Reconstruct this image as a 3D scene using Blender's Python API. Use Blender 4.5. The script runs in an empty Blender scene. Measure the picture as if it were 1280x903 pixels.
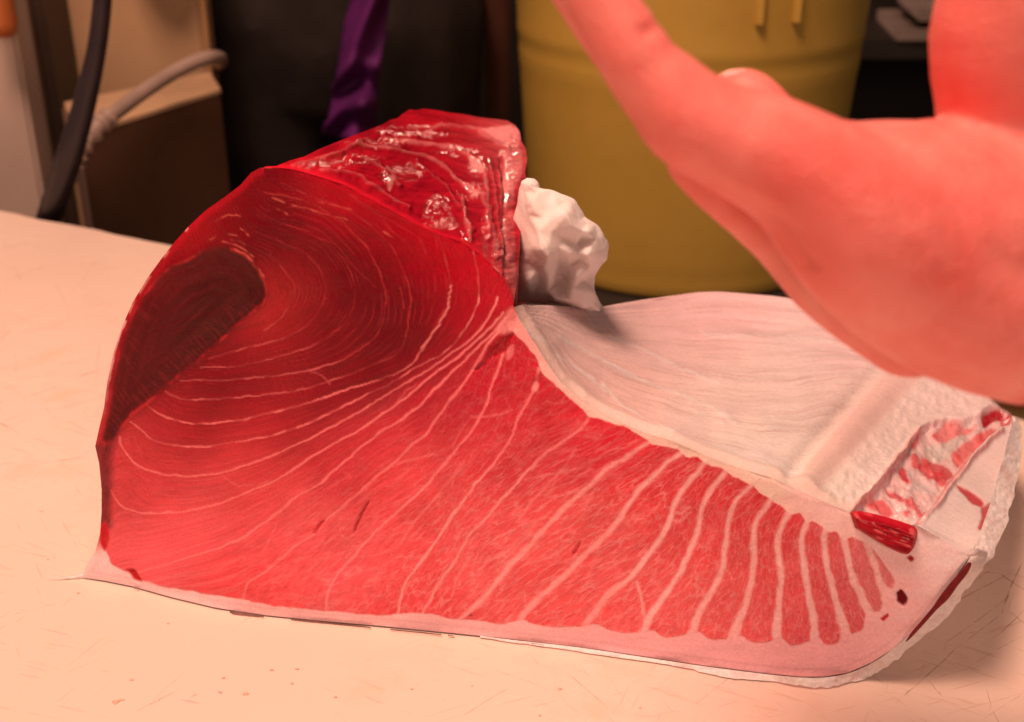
import bpy, bmesh, math, random
import numpy as np
from mathutils import Vector, Matrix, geometry as mgeo

random.seed(7)
rng = np.random.default_rng(7)
SC = bpy.context.scene
COL = SC.collection

# ------------------------------------------------------------------ camera, light, exposure
CAM = np.array([0.0, 0.0, 0.36])
PITCH = math.radians(25)
FPX, CX, CY = 1500.0, 640.0, 451.5
cam_d = bpy.data.cameras.new('camera')
cam = bpy.data.objects.new('camera', cam_d)
COL.objects.link(cam)
cam.location = CAM
cam.rotation_euler = (math.radians(90) - PITCH, 0, 0)
cam_d.sensor_width = 36.0
cam_d.lens = 36.0 * FPX / 1280.0
cam_d.clip_start = 0.02
cam_d.clip_end = 60
cam_d.dof.use_dof = True
cam_d.dof.focus_distance = 0.56
cam_d.dof.aperture_fstop = 9.0
SC.camera = cam

world = bpy.data.worlds.new('World')
SC.world = world
world.use_nodes = True
world.node_tree.nodes['Background'].inputs[0].default_value = (1.0, 0.70, 0.56, 1)
world.node_tree.nodes['Background'].inputs[1].default_value = 0.13


def area(name, loc, target, size, power, color, sy=None):
    d = bpy.data.lights.new(name, 'AREA')
    d.energy = power
    d.color = color
    d.size = size
    if sy:
        d.shape = 'RECTANGLE'
        d.size_y = sy
    o = bpy.data.objects.new(name, d)
    COL.objects.link(o)
    o.location = loc
    o.rotation_euler = (Vector(target) - Vector(loc)).to_track_quat('-Z', 'Y').to_euler()
    return o


LCOL = (1.0, 0.55, 0.41)
area('counter_lamp', (-0.38, 0.24, 1.75), (0.0, 0.5, 0.05), 0.5, 31.0, LCOL)
area('front_fill', (0.40, -0.80, 0.85), (0.15, 0.5, 0.05), 0.4, 6.5, LCOL)  # unseen fill light added in front to brighten the right side
area('back_lamp', (0.13, 2.3, 0.66), (0.0, 0.6, 0.17), 0.22, 7.0, LCOL, 0.16)
area('ceiling_lamp', (-0.7, 0.3, 2.2), (0.1, 1.6, -0.1), 0.8, 17.0, (1.0, 0.58, 0.36))

SC.view_settings.view_transform = 'Standard'
SC.view_settings.look = 'None'
SC.view_settings.exposure = 0.0
SC.view_settings.gamma = 1.0
SC.render.engine = 'CYCLES'
SC.cycles.use_denoising = True
SC.cycles.max_bounces = 6


# ------------------------------------------------------------------ geometry helpers
FW = np.array([0, math.cos(PITCH), -math.sin(PITCH)])
UP = np.array([0, math.sin(PITCH), math.cos(PITCH)])
RT = np.array([1.0, 0, 0])


def ray(u, v):
    u = np.asarray(u, float)[..., None]
    v = np.asarray(v, float)[..., None]
    return FW + RT * (u - CX) / FPX - UP * (v - CY) / FPX


def at_z(u, v, z=0.0):
    d = ray(u, v)
    return CAM + d * ((z - CAM[2]) / d[..., 2])[..., None]


def at_y(u, v, y):
    d = ray(u, v)
    return CAM + d * (np.asarray(y, float) / d[..., 1])[..., None]


def lin(c):
    c = np.asarray(c, float) / 255.0
    return np.where(c <= 0.04045, c / 12.92, ((c + 0.055) / 1.055) ** 2.4)


LIT = np.array([1.02, 0.56, 0.40])


def alb(c):
    return np.clip(lin(c) / LIT, 0.004, 0.93)


class TPS:
    def __init__(self, pts, vals, smooth=0.0):
        self.p = np.asarray(pts, float) / 100.0
        v = np.asarray(vals, float)
        n = len(self.p)
        d2 = ((self.p[:, None] - self.p[None]) ** 2).sum(-1)
        K = 0.5 * d2 * np.log(d2 + 1e-12) + smooth * np.eye(n)
        P = np.c_[np.ones(n), self.p]
        A = np.zeros((n + 3, n + 3))
        A[:n, :n] = K
        A[:n, n:] = P
        A[n:, :n] = P.T
        b = np.zeros((n + 3,) + v.shape[1:])
        b[:n] = v
        self.w = np.linalg.solve(A, b)
        self.n = n

    def __call__(self, q):
        q = np.asarray(q, float) / 100.0
        out = []
        for i in range(0, len(q), 40000):
            c = q[i:i + 40000]
            d2 = ((c[:, None, 0] - self.p[None, :, 0]) ** 2 + (c[:, None, 1] - self.p[None, :, 1]) ** 2)
            K = 0.5 * d2 * np.log(d2 + 1e-12)
            out.append(K @ self.w[:self.n] + np.c_[np.ones(len(c)), c] @ self.w[self.n:])
        return np.concatenate(out)


def rbf(q, pts, vals, s=55.0):
    """smooth blend of colour samples (normalised inverse-distance weights)"""
    pts = np.asarray(pts, float)
    vals = np.asarray(vals, float)
    out = np.zeros((len(q), vals.shape[1]))
    for i in range(0, len(q), 40000):
        c = q[i:i + 40000]
        d2 = ((c[:, None] - pts[None]) ** 2).sum(-1)
        w = np.exp(-d2 / (2 * 34.0 ** 2)) + 1e-3 * np.exp(-d2 / (2 * 90.0 ** 2)) + 1e-12 / (d2 + 1)
        out[i:i + 40000] = (w @ vals) / w.sum(1, keepdims=True)
    return out


_LAT = rng.random((256, 256))


def vnoise(x, y):
    xi = np.floor(x).astype(int)
    yi = np.floor(y).astype(int)
    fx = x - xi
    fy = y - yi
    fx = fx * fx * (3 - 2 * fx)
    fy = fy * fy * (3 - 2 * fy)
    L = _LAT
    a = L[yi % 256, xi % 256]
    b = L[yi % 256, (xi + 1) % 256]
    c = L[(yi + 1) % 256, xi % 256]
    d = L[(yi + 1) % 256, (xi + 1) % 256]
    return (a * (1 - fx) + b * fx) * (1 - fy) + (c * (1 - fx) + d * fx) * fy


def fbm(x, y, o=4):
    s = 0
    a = 0.5
    for k in range(o):
        s = s + a * vnoise(x * 2 ** k + 17.3 * k, y * 2 ** k + 9.1 * k)
        a *= 0.5
    return s / (1 - 0.5 ** o)


def sstep(a, b, x):
    t = np.clip((x - a) / (b - a), 0, 1)
    return t * t * (3 - 2 * t)


def smooth_line(pts, n=8):
    """Catmull-Rom through 2D/3D points"""
    p = np.asarray(pts, float)
    p = np.vstack([2 * p[0] - p[1], p, 2 * p[-1] - p[-2]])
    out = []
    for i in range(1, len(p) - 2):
        t = np.linspace(0, 1, n, endpoint=False)[:, None]
        a, b, c, d = p[i - 1], p[i], p[i + 1], p[i + 2]
        out.append(0.5 * (2 * b + (c - a) * t + (2 * a - 5 * b + 4 * c - d) * t ** 2 + (3 * b - a - 3 * c + d) * t ** 3))
    out.append(p[-2][None])
    return np.vstack(out)


def dist_line(q, line):
    """distance to a polyline and position 0..1 along it"""
    line = np.asarray(line, float)
    best = np.full(len(q), 1e9)
    pos = np.zeros(len(q))
    L = np.r_[0, np.cumsum(np.linalg.norm(np.diff(line, axis=0), axis=1))]
    lo = line.min(0) - 40
    hi = line.max(0) + 40
    sel = np.where(((q > lo) & (q < hi)).all(1))[0]
    c = q[sel]
    bb = np.full(len(sel), 1e9)
    pp = np.zeros(len(sel))
    for i in range(len(line) - 1):
        a, b = line[i], line[i + 1]
        ab = b - a
        t = np.clip(((c - a) @ ab) / (ab @ ab + 1e-12), 0, 1)
        d = np.hypot(c[:, 0] - a[0] - t * ab[0], c[:, 1] - a[1] - t * ab[1])
        m = d < bb
        bb[m] = d[m]
        pp[m] = (L[i] + t[m] * (L[i + 1] - L[i])) / L[-1]
    best[sel] = bb
    pos[sel] = pp
    return best, pos


def inside(q, poly):
    x, y = q[:, 0], q[:, 1]
    r = np.zeros(len(q), bool)
    n = len(poly)
    for i in range(n):
        x1, y1 = poly[i]
        x2, y2 = poly[(i + 1) % n]
        if y1 == y2:
            continue
        c = ((y1 > y) != (y2 > y)) & (x < (x2 - x1) * (y - y1) / (y2 - y1) + x1)
        r ^= c
    return r


def sdf(q, poly):
    """positive inside"""
    p = np.vstack([poly, poly[:1]])
    d, _ = dist_line(q, p)
    d = np.minimum(d, 60)
    return np.where(inside(q, poly), d, -d)


def nearest_on(q, poly):
    p = np.vstack([poly, poly[:1]])
    best = np.full(len(q), 1e9)
    out = q.copy()
    for i in range(len(p) - 1):
        a, b = p[i], p[i + 1]
        ab = b - a
        t = np.clip(((q - a) @ ab) / (ab @ ab + 1e-12), 0, 1)
        c = a + t[:, None] * ab
        d = ((q - c) ** 2).sum(1)
        m = d < best
        best[m] = d[m]
        out[m] = c[m]
    return out


def region(poly, step):
    """quad grid filling an outline, its rim pulled onto the outline"""
    poly = np.asarray(poly, float)
    lo = poly.min(0) - step
    hi = poly.max(0) + step
    xs = np.arange(lo[0], hi[0] + step, step)
    ys = np.arange(lo[1], hi[1] + step, step)
    X, Y = np.meshgrid(xs, ys)
    q = np.c_[X.ravel(), Y.ravel()]
    ins = inside(q, poly)
    nx, ny = len(xs), len(ys)
    idx = np.arange(nx * ny).reshape(ny, nx)
    f = np.stack([idx[:-1, :-1], idx[1:, :-1], idx[1:, 1:], idx[:-1, 1:]], -1).reshape(-1, 4)
    cnt = ins[f].sum(1)
    f = f[cnt >= 1]
    used = np.unique(f)
    out = used[~ins[used]]
    q[out] = nearest_on(q[out], poly)
    mp = np.full(nx * ny, -1)
    mp[used] = np.arange(len(used))
    return q[used], mp[f]


def vert_normals(v, f):
    n = np.zeros_like(v)
    a = np.cross(v[f[:, 2]] - v[f[:, 0]], v[f[:, 3]] - v[f[:, 1]])
    for k in range(4):
        np.add.at(n, f[:, k], a)
    l = np.linalg.norm(n, axis=1, keepdims=True)
    return n / np.maximum(l, 1e-12)


def mesh_obj(name, v, f, mat=None, parent=None, attrs=None, normals=None, smooth=True, kind=None):
    me = bpy.data.meshes.new(name)
    v = np.asarray(v, float)
    if isinstance(f, np.ndarray):
        k = f.shape[1]
        me.vertices.add(len(v))
        me.vertices.foreach_set('co', v.ravel())
        me.loops.add(f.size)
        me.loops.foreach_set('vertex_index', f.ravel().astype(np.int32))
        me.polygons.add(len(f))
        me.polygons.foreach_set('loop_start', np.arange(0, f.size, k, dtype=np.int32))
        me.update(calc_edges=True)
    else:
        me.from_pydata([tuple(p) for p in v], [], [tuple(p) for p in f])
    me.polygons.foreach_set('use_smooth', np.full(len(me.polygons), smooth))
    if attrs:
        for nm, (tp, val) in attrs.items():
            a = me.attributes.new(nm, tp, 'POINT')
            if tp == 'FLOAT_COLOR':
                val = np.c_[val, np.ones(len(val))]
                a.data.foreach_set('color', val.ravel().astype(np.float32))
            elif tp == 'FLOAT_VECTOR':
                a.data.foreach_set('vector', val.ravel().astype(np.float32))
            else:
                a.data.foreach_set('value', val.ravel().astype(np.float32))
    if normals is not None:
        me.normals_split_custom_set_from_vertices([tuple(n) for n in normals])
    if mat:
        me.materials.append(mat)
    o = bpy.data.objects.new(name, me)
    COL.objects.link(o)
    if parent:
        o.parent = parent
    if kind:
        o['kind'] = kind
    return o


def subset(name, v, f, mask, mat, parent, attrs, normals, **kw):
    ff = f[mask]
    if len(ff) == 0:
        return None
    used = np.unique(ff)
    mp = np.full(len(v), -1)
    mp[used] = np.arange(len(used))
    at = {k: (t, a[used]) for k, (t, a) in attrs.items()}
    return mesh_obj(name, v[used], mp[ff], mat, parent, at, normals[used], **kw)


def empty(name, label, cat, loc=(0, 0, 0), group=None):
    o = bpy.data.objects.new(name, None)
    COL.objects.link(o)
    o.location = loc
    o['label'] = label
    o['category'] = cat
    if group:
        o['group'] = group
    bpy.context.view_layer.update()
    return o


def tag(o, label, cat, group=None):
    o['label'] = label
    o['category'] = cat
    if group:
        o['group'] = group
    return o


def box(name, lo, hi, mat, parent=None, bevel=0.002, kind=None):
    bm = bmesh.new()
    bmesh.ops.create_cube(bm, size=1)
    for v in bm.verts:
        for k in range(3):
            v.co[k] = lo[k] if v.co[k] < 0 else hi[k]
    if bevel:
        bmesh.ops.bevel(bm, geom=bm.edges[:], offset=bevel, segments=2, affect='EDGES')
    me = bpy.data.meshes.new(name)
    bm.to_mesh(me)
    bm.free()
    me.materials.append(mat)
    o = bpy.data.objects.new(name, me)
    COL.objects.link(o)
    if parent:
        o.parent = parent
    if kind:
        o['kind'] = kind
    return o


def tube_geo(path, radii, n=20, cap=True):
    path = np.asarray(path, float)
    radii = np.broadcast_to(np.asarray(radii, float), (len(path),))
    T = np.gradient(path, axis=0)
    T /= np.linalg.norm(T, axis=1, keepdims=True)
    ref = np.array([0.13, 0.2, 0.97])
    N = np.cross(T, ref)
    N /= np.linalg.norm(N, axis=1, keepdims=True)
    B = np.cross(T, N)
    a = np.linspace(0, 2 * np.pi, n, endpoint=False)
    v = path[:, None] + radii[:, None, None] * (np.cos(a)[None, :, None] * N[:, None] + np.sin(a)[None, :, None] * B[:, None])
    v = v.reshape(-1, 3)
    f = []
    m = len(path)
    for i in range(m - 1):
        for j in range(n):
            f.append((i * n + j, i * n + (j + 1) % n, (i + 1) * n + (j + 1) % n, (i + 1) * n + j))
    if cap:
        v = np.vstack([v, path[0], path[-1]])
        for j in range(n):
            f.append((len(v) - 2, (j + 1) % n, j))
            f.append((len(v) - 1, (m - 1) * n + j, (m - 1) * n + (j + 1) % n))
    return v, f


def lathe_geo(prof, n=96, center=(0, 0, 0)):
    a = np.linspace(0, 2 * np.pi, n, endpoint=False)
    v = []
    for r, z in prof:
        v += [(center[0] + r * math.cos(t), center[1] + r * math.sin(t), center[2] + z) for t in a]
    f = []
    for i in range(len(prof) - 1):
        for j in range(n):
            f.append((i * n + j, i * n + (j + 1) % n, (i + 1) * n + (j + 1) % n, (i + 1) * n + j))
    return np.array(v), f


# ------------------------------------------------------------------ material helpers
class M:
    def __init__(self, name):
        self.m = bpy.data.materials.new(name)
        self.m.use_nodes = True
        self.t = self.m.node_tree
        self.b = self.t.nodes['Principled BSDF']

    def n(self, kind, **kw):
        nd = self.t.nodes.new(kind)
        for k, v in kw.items():
            if k.startswith('i_'):
                key = k[2:]
                key = int(key) if key.isdigit() else key.replace('_', ' ')
                nd.inputs[key].default_value = v
            else:
                setattr(nd, k, v)
        return nd

    def l(self, a, b):
        self.t.links.new(a, b)

    def attr(self, name):
        return self.n('ShaderNodeAttribute', attribute_name=name)

    def noise(self, vec=None, scale=5, detail=4, rough=0.55, dist=0.0):
        nd = self.n('ShaderNodeTexNoise')
        nd.inputs['Scale'].default_value = scale
        nd.inputs['Detail'].default_value = detail
        nd.inputs['Roughness'].default_value = rough
        nd.inputs['Distortion'].default_value = dist
        if vec is not None:
            self.l(vec, nd.inputs['Vector'])
        return nd

    def ramp(self, fac, stops):
        r = self.n('ShaderNodeValToRGB')
        e = r.color_ramp.elements
        while len(e) < len(stops):
            e.new(0.5)
        for el, (p, c) in zip(e, stops):
            el.position = p
            el.color = (*c, 1) if len(c) == 3 else c
        self.l(fac, r.inputs[0])
        return r.outputs[0]

    def mix(self, fac, a, b, mode='MIX'):
        nd = self.n('ShaderNodeMix', data_type='RGBA', blend_type=mode)
        for s, val in ((0, fac), (6, a), (7, b)):
            if isinstance(val, (int, float)):
                nd.inputs[s].default_value = val
            elif isinstance(val, (tuple, list)):
                nd.inputs[s].default_value = (*val, 1) if len(val) == 3 else val
            else:
                self.l(val, nd.inputs[s])
        return nd.outputs[2]

    def math(self, op, a, b=0.0, c=None, clamp=False):
        nd = self.n('ShaderNodeMath', operation=op, use_clamp=clamp)
        for s, val in enumerate((a, b) if c is None else (a, b, c)):
            if isinstance(val, (int, float)):
                nd.inputs[s].default_value = val
            else:
                self.l(val, nd.inputs[s])
        return nd.outputs[0]

    def mapr(self, x, a, b, c=0.0, d=1.0):
        nd = self.n('ShaderNodeMapRange')
        nd.inputs[1].default_value = a
        nd.inputs[2].default_value = b
        nd.inputs[3].default_value = c
        nd.inputs[4].default_value = d
        self.l(x, nd.inputs[0])
        return nd.outputs[0]

    def scalevec(self, vec, s, rot=None):
        if rot:
            n0 = self.n('ShaderNodeMapping')
            n0.inputs['Rotation'].default_value = rot
            self.l(vec, n0.inputs['Vector'])
            vec = n0.outputs[0]
        nd = self.n('ShaderNodeMapping')
        nd.inputs['Scale'].default_value = s
        self.l(vec, nd.inputs['Vector'])
        return nd.outputs[0]

    def obj(self):
        return self.n('ShaderNodeTexCoord').outputs['Object']

    def bump(self, h, strength=0.3, dist=0.001, prev=None):
        b = self.n('ShaderNodeBump')
        b.inputs['Strength'].default_value = strength
        b.inputs['Distance'].default_value = dist
        self.l(h, b.inputs['Height'])
        if prev is not None:
            self.l(prev, b.inputs['Normal'])
        return b.outputs[0]

    def set(self, **kw):
        for k, v in kw.items():
            self.b.inputs[k.replace('_', ' ')].default_value = v
        return self


def basic(name, color, rough=0.5, var=0.25, scale=20, bump=0.0, spec=0.4, metal=0.0, detail=5):
    m = M(name)
    ns = m.noise(m.obj(), scale, detail)
    c = np.array(color)
    m.l(m.ramp(ns.outputs[0], [(0.25, tuple(c * (1 - var))), (0.75, tuple(np.clip(c * (1 + var), 0, 0.95)))]), m.b.inputs['Base Color'])
    m.set(Roughness=rough, Specular_IOR_Level=spec, Metallic=metal)
    if bump:
        n2 = m.noise(m.obj(), scale * 6, 4)
        m.l(m.bump(n2.outputs[0], bump, 0.002), m.b.inputs['Normal'])
    return m.m


# flesh: attribute colour + marbling + fibres
def flesh_material(name, rough=0.33, bumpk=0.45, spec=0.5, coat=0.0):
    m = M(name)
    m.b.inputs['IOR'].default_value = 1.16 if coat else 1.25
    m.b.inputs['Coat IOR'].default_value = 1.42
    col = m.attr('tint').outputs['Color']
    amt = m.attr('marble').outputs['Fac']
    flow = m.attr('flow').outputs['Vector']
    wet = m.attr('wet').outputs['Fac']
    o = m.obj()
    # warped flow coordinates
    w = m.noise(flow, 2.2, 3)
    wv = m.n('ShaderNodeVectorMath', operation='MULTIPLY_ADD')
    m.l(w.outputs['Color'], wv.inputs[0])
    wv.inputs[1].default_value = (0.9, 0.9, 0.9)
    m.l(m.scalevec(flow, (1.0, 0.8, 1.0)), wv.inputs[2])
    vo = m.n('ShaderNodeTexVoronoi', feature='DISTANCE_TO_EDGE')
    vo.inputs['Scale'].default_value = 1.35
    m.l(wv.outputs[0], vo.inputs['Vector'])
    vo2 = m.n('ShaderNodeTexVoronoi', feature='DISTANCE_TO_EDGE')
    vo2.inputs['Scale'].default_value = 3.1
    m.l(wv.outputs[0], vo2.inputs['Vector'])
    brk = m.noise(flow, 1.3, 3)
    brk2 = m.noise(flow, 0.45, 3)
    l1 = m.math('MULTIPLY', m.mapr(vo.outputs['Distance'], 0.0, 0.17, 1, 0), m.mapr(brk.outputs[0], 0.3, 0.6))
    l2 = m.math('MULTIPLY', m.mapr(vo2.outputs['Distance'], 0.0, 0.2, 0.45, 0), m.mapr(brk2.outputs[0], 0.3, 0.6))
    mar = m.math('MULTIPLY', m.math('MAXIMUM', l1, l2), amt)
    # fine fibres along the muscle
    fv = m.scalevec(flow, (1.5, 0.36, 1.0))
    fib = m.noise(fv, 3.2, 4, 0.65)
    fine = m.noise(o, 900, 3)
    c1 = m.mix(m.math('MULTIPLY', mar, 0.38), col, tuple(alb((250, 150, 132))))
    gr = m.attr('grain').outputs['Fac']
    k = m.math('MULTIPLY_ADD', m.math('SUBTRACT', m.mapr(fib.outputs[0], 0.3, 0.7, 0.78, 1.17), 1.0), gr, 1.0)
    k2 = m.mapr(fine.outputs[0], 0.3, 0.7, 0.9, 1.1)
    kk = m.math('MULTIPLY', k, k2)
    kc = m.n('ShaderNodeCombineColor')
    m.l(m.math('POWER', kk, 0.7), kc.inputs[0])
    m.l(kk, kc.inputs[1])
    m.l(kk, kc.inputs[2])
    c2 = m.mix(1.0, c1, kc.outputs[0], 'MULTIPLY')
    m.l(c2, m.b.inputs['Base Color'])
    h = m.math('ADD', m.math('MULTIPLY', m.math('MULTIPLY', fib.outputs[0], gr), 0.6), m.math('MULTIPLY', mar, 0.35))
    n2 = m.noise(o, 420, 4)
    h = m.math('ADD', h, m.math('MULTIPLY', n2.outputs[0], 0.7))
    m.l(m.bump(h, bumpk, 0.0007), m.b.inputs['Normal'])
    rn = m.noise(o, 160, 4)
    m.l(m.math('SUBTRACT', m.mapr(rn.outputs[0], 0.3, 0.7, rough - 0.08, rough + 0.16), m.math('MULTIPLY', wet, 0.15)), m.b.inputs['Roughness'])
    m.set(Specular_IOR_Level=spec)
    m.l(m.math('MULTIPLY', wet, coat), m.b.inputs['Coat Weight'])
    m.b.inputs['Coat Roughness'].default_value = 0.06
    if coat:
        gl = m.noise(o, 480, 3, 0.65)
        gm = m.noise(o, 55, 3, 0.6)
        gh = m.math('MULTIPLY', gl.outputs[0], m.mapr(gm.outputs[0], 0.4, 0.62))
        m.l(m.bump(gh, 1.0, 0.0009), m.b.inputs['Coat Normal'])
    return m.m


FLESH = flesh_material('tuna_flesh')
WETFLESH = flesh_material('wet_tuna_flesh', rough=0.34, bumpk=0.4, spec=0.0, coat=0.5)


def membrane_material():
    m = M('belly_membrane')
    col = m.attr('tint').outputs['Color']
    flow = m.attr('flow').outputs['Vector']
    amt = m.attr('marble').outputs['Fac']
    rough_bumps = m.attr('wet').outputs['Fac']
    o = m.obj()
    wv = m.n('ShaderNodeVectorMath', operation='MULTIPLY_ADD')
    w = m.noise(flow, 0.6, 3)
    m.l(w.outputs['Color'], wv.inputs[0])
    wv.inputs[1].default_value = (0.7, 0.7, 0.7)
    m.l(flow, wv.inputs[2])
    f1 = m.noise(m.scalevec(wv.outputs[0], (0.35, 6.0, 1)), 1.6, 5, 0.6)
    f2 = m.noise(m.scalevec(wv.outputs[0], (0.6, 22.0, 1)), 1.2, 3, 0.6)
    f3 = m.noise(m.scalevec(wv.outputs[0], (0.2, 2.2, 1)), 1.0, 3, 0.6)
    s1 = m.math('MULTIPLY', m.mapr(f1.outputs[0], 0.52, 0.72), amt)
    s3 = m.math('MULTIPLY', m.mapr(f3.outputs[0], 0.5, 0.7), amt)
    s2 = m.math('MULTIPLY', m.mapr(f2.outputs[0], 0.55, 0.7), amt)
    c = m.mix(m.math('MULTIPLY', s3, 0.32), col, tuple(alb((200, 140, 122))))
    c = m.mix(m.math('MULTIPLY', s1, 0.55), c, tuple(alb((205, 130, 112))))
    c = m.mix(m.math('MULTIPLY', s2, 0.5), c, tuple(alb((255, 205, 180))))
    fine = m.noise(o, 500, 3)
    c = m.mix(0.25, c, m.ramp(fine.outputs[0], [(0.3, (0.55, 0.5, 0.5)), (0.7, (1, 1, 1))]), 'MULTIPLY')
    m.l(c, m.b.inputs['Base Color'])
    n2 = m.noise(o, 380, 4)
    h = m.math('ADD', m.math('MULTIPLY', f1.outputs[0], 0.9), m.math('MULTIPLY', m.math('MULTIPLY', n2.outputs[0], rough_bumps), 1.6))
    h = m.math('ADD', h, m.math('MULTIPLY', f2.outputs[0], 0.4))
    m.l(m.bump(h, 0.32, 0.0009), m.b.inputs['Normal'])
    rn = m.noise(o, 90, 4)
    m.l(m.mapr(rn.outputs[0], 0.3, 0.7, 0.2, 0.36), m.b.inputs['Roughness'])
    m.set(Specular_IOR_Level=0.3, Coat_Weight=0.3, Coat_Roughness=0.16)
    return m.m


MEMB = membrane_material()


def skin_material():
    m = M('frosted_skin')
    o = m.obj()
    a = m.noise(o, 60, 5, 0.65)
    b = m.noise(o, 420, 4, 0.7)
    c = m.ramp(a.outputs[0], [(0.3, tuple(alb((228, 158, 134)))), (0.55, tuple(alb((248, 190, 165)))), (0.8, tuple(alb((255, 212, 190))))])
    c = m.mix(0.45, c, m.ramp(b.outputs[0], [(0.35, (0.62, 0.58, 0.58)), (0.65, (1, 1, 1))]), 'MULTIPLY')
    m.l(c, m.b.inputs['Base Color'])
    m.l(m.bump(b.outputs[0], 0.45, 0.0010), m.b.inputs['Normal'])
    m.set(Roughness=0.5, Specular_IOR_Level=0.4)
    return m.m


SKIN = skin_material()
SKIN_GAP_SHADE = basic('dark_skin_gap_shade', alb((150, 84, 70)), 0.4, 0.5, 120, 0.4)  # skin crumbs at the foot, also the painted shade of the gap

# ================================================================== SETTING
floor_m = basic('dark_floor', (0.035, 0.026, 0.022), 0.6, 0.4, 6, 0.1)
mesh_obj('floor', [(-6, -3, -0.86), (6, -3, -0.86), (6, 8, -0.86), (-6, 8, -0.86)], [(0, 1, 2, 3)], floor_m, kind='structure')
wall_m = basic('dark_wall', (0.045, 0.032, 0.026), 0.7, 0.35, 3, 0.1)
box('wall', (-6, 3.4, -0.86), (6, 3.5, 1.9), wall_m, bevel=0.0, kind='structure')

# ------------------------------------------------------------------ cutting board
def board_material():
    m = M('worn_cutting_board')
    o = m.obj()
    big = m.noise(o, 3.0, 5, 0.6)
    med = m.noise(o, 22, 5, 0.65)
    c = m.ramp(big.outputs[0], [(0.3, (0.82, 0.665, 0.565)), (0.7, (0.86, 0.715, 0.63))])
    # yellow-brown staining that collects in patches
    st = m.math('MULTIPLY', m.mapr(med.outputs[0], 0.52, 0.75), m.mapr(big.outputs[0], 0.4, 0.65))
    c = m.mix(m.math('MULTIPLY', st, 0.4), c, (0.66, 0.40, 0.19))
    hh = None
    for i, (rot, sx, sy, th) in enumerate([(0.5, 26, 300, 0.64), (-0.35, 22, 360, 0.65), (1.0, 30, 420, 0.66), (0.3, 34, 520, 0.65), (-1.1, 26, 330, 0.67)]):
        nz = m.noise(m.scalevec(o, (sx, sy, 1), (0, 0, rot)), 1.0, 2, 0.5)
        mk = m.noise(o, 5 + 1.7 * i, 3)
        s = m.math('MULTIPLY', m.mapr(nz.outputs[0], th, th + 0.05), m.mapr(mk.outputs[0], 0.45, 0.62))
        c = m.mix(m.math('MULTIPLY', s, 0.24), c, (0.52, 0.27, 0.11))
        hh = s if hh is None else m.math('MAXIMUM', hh, s)
    fine = m.noise(o, 300, 3)
    h = m.math('SUBTRACT', m.math('MULTIPLY', fine.outputs[0], 0.25), hh)
    m.l(c, m.b.inputs['Base Color'])
    m.l(m.bump(h, 0.25, 0.0006), m.b.inputs['Normal'])
    m.l(m.mapr(med.outputs[0], 0.3, 0.7, 0.38, 0.6), m.b.inputs['Roughness'])
    m.set(Specular_IOR_Level=0.35)
    return m.m


BOARD_M = board_material()
board = empty('cutting_board', 'worn white plastic cutting board with brown knife marks under the tuna', 'cutting board', (0, 0.5, -0.03))
# plan outline of the slab: back edge runs obliquely away to the left
E0 = at_z(0, 262)
E1 = at_z(215, 305)
ed = (E1 - E0) / np.linalg.norm(E1 - E0)
A_ = E0 - ed * 0.75
B_ = E0 + ed * 1.25
inw = np.array([ed[1], -ed[0], 0])
nE = 260
edge = np.array([A_ + (B_ - A_) * t for t in np.linspace(0, 1, nE)])
rag = (fbm(np.linspace(0, 60, nE), np.zeros(nE) + 3.3, 4) - 0.5) * 0.006
edge = edge + inw[None] * rag[:, None] * 1.0
front = [B_ + inw * 1.45, A_ + inw * 1.45]
ring = np.vstack([edge, front])
n = len(ring)
cen = ring.mean(0)
def ringz(z, inset):
    r = ring.copy()
    r[:nE] += inw * inset
    r[:, 2] = z
    return r
rows = [ringz(0.0, 0.004), ringz(-0.0015, 0.0008), ringz(-0.005, 0), ringz(-0.03, 0)]
bv = np.vstack(rows)
bf = [tuple(range(n))[::-1]]
for k in range(3):
    for j in range(n):
        bf.append((k * n + j, k * n + (j + 1) % n, (k + 1) * n + (j + 1) % n, (k + 1) * n + j))
bf.append(tuple(range(3 * n, 4 * n)))
slab = mesh_obj('slab', bv - np.array([0, 0.5, -0.03]), bf, BOARD_M, board, smooth=False)
# knife marks: thin stained cuts lying on the board
marks_m = M('knife_mark_stain')
nz = marks_m.noise(marks_m.obj(), 160, 4, 0.7)
marks_m.l(marks_m.ramp(nz.outputs[0], [(0.3, (0.30, 0.13, 0.04)), (0.7, (0.52, 0.28, 0.12))]), marks_m.b.inputs['Base Color'])
al = marks_m.noise(marks_m.obj(), 95, 4, 0.7)
marks_m.l(marks_m.math('MULTIPLY', marks_m.mapr(al.outputs[0], 0.36, 0.66, 0.0, 0.8), marks_m.attr('strength').outputs['Fac']), marks_m.b.inputs['Alpha'])
marks_m.set(Roughness=0.6)
kv, kf, ks = [], [], []


def knife_mark(p, q, w, bend=0.0, s=1.0):
    p = np.array(p, float)
    q = np.array(q, float)
    d = q - p
    L = np.linalg.norm(d)
    nn = np.array([-d[1], d[0], 0]) / max(L, 1e-6)
    N = 7
    b0 = len(kv)
    for i in range(N):
        t = i / (N - 1)
        c = p + d * t + nn * (bend * L * 4 * t * (1 - t) + random.uniform(-1, 1) * w * 0.25)
        ww = w * (0.15 + 0.85 * math.sin(math.pi * min(max(t, 0.02), 0.98)) ** 0.6) * random.uniform(0.6, 1.2)
        for sgn in (-1, 1):
            kv.append((c[0] + nn[0] * ww * sgn / 2, c[1] + nn[1] * ww * sgn / 2 - 0.5, 0.03 + 0.00025))
            ks.append(s)
    for i in range(N - 1):
        a = b0 + 2 * i
        kf.append((a, a + 2, a + 3, a + 1))


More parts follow.
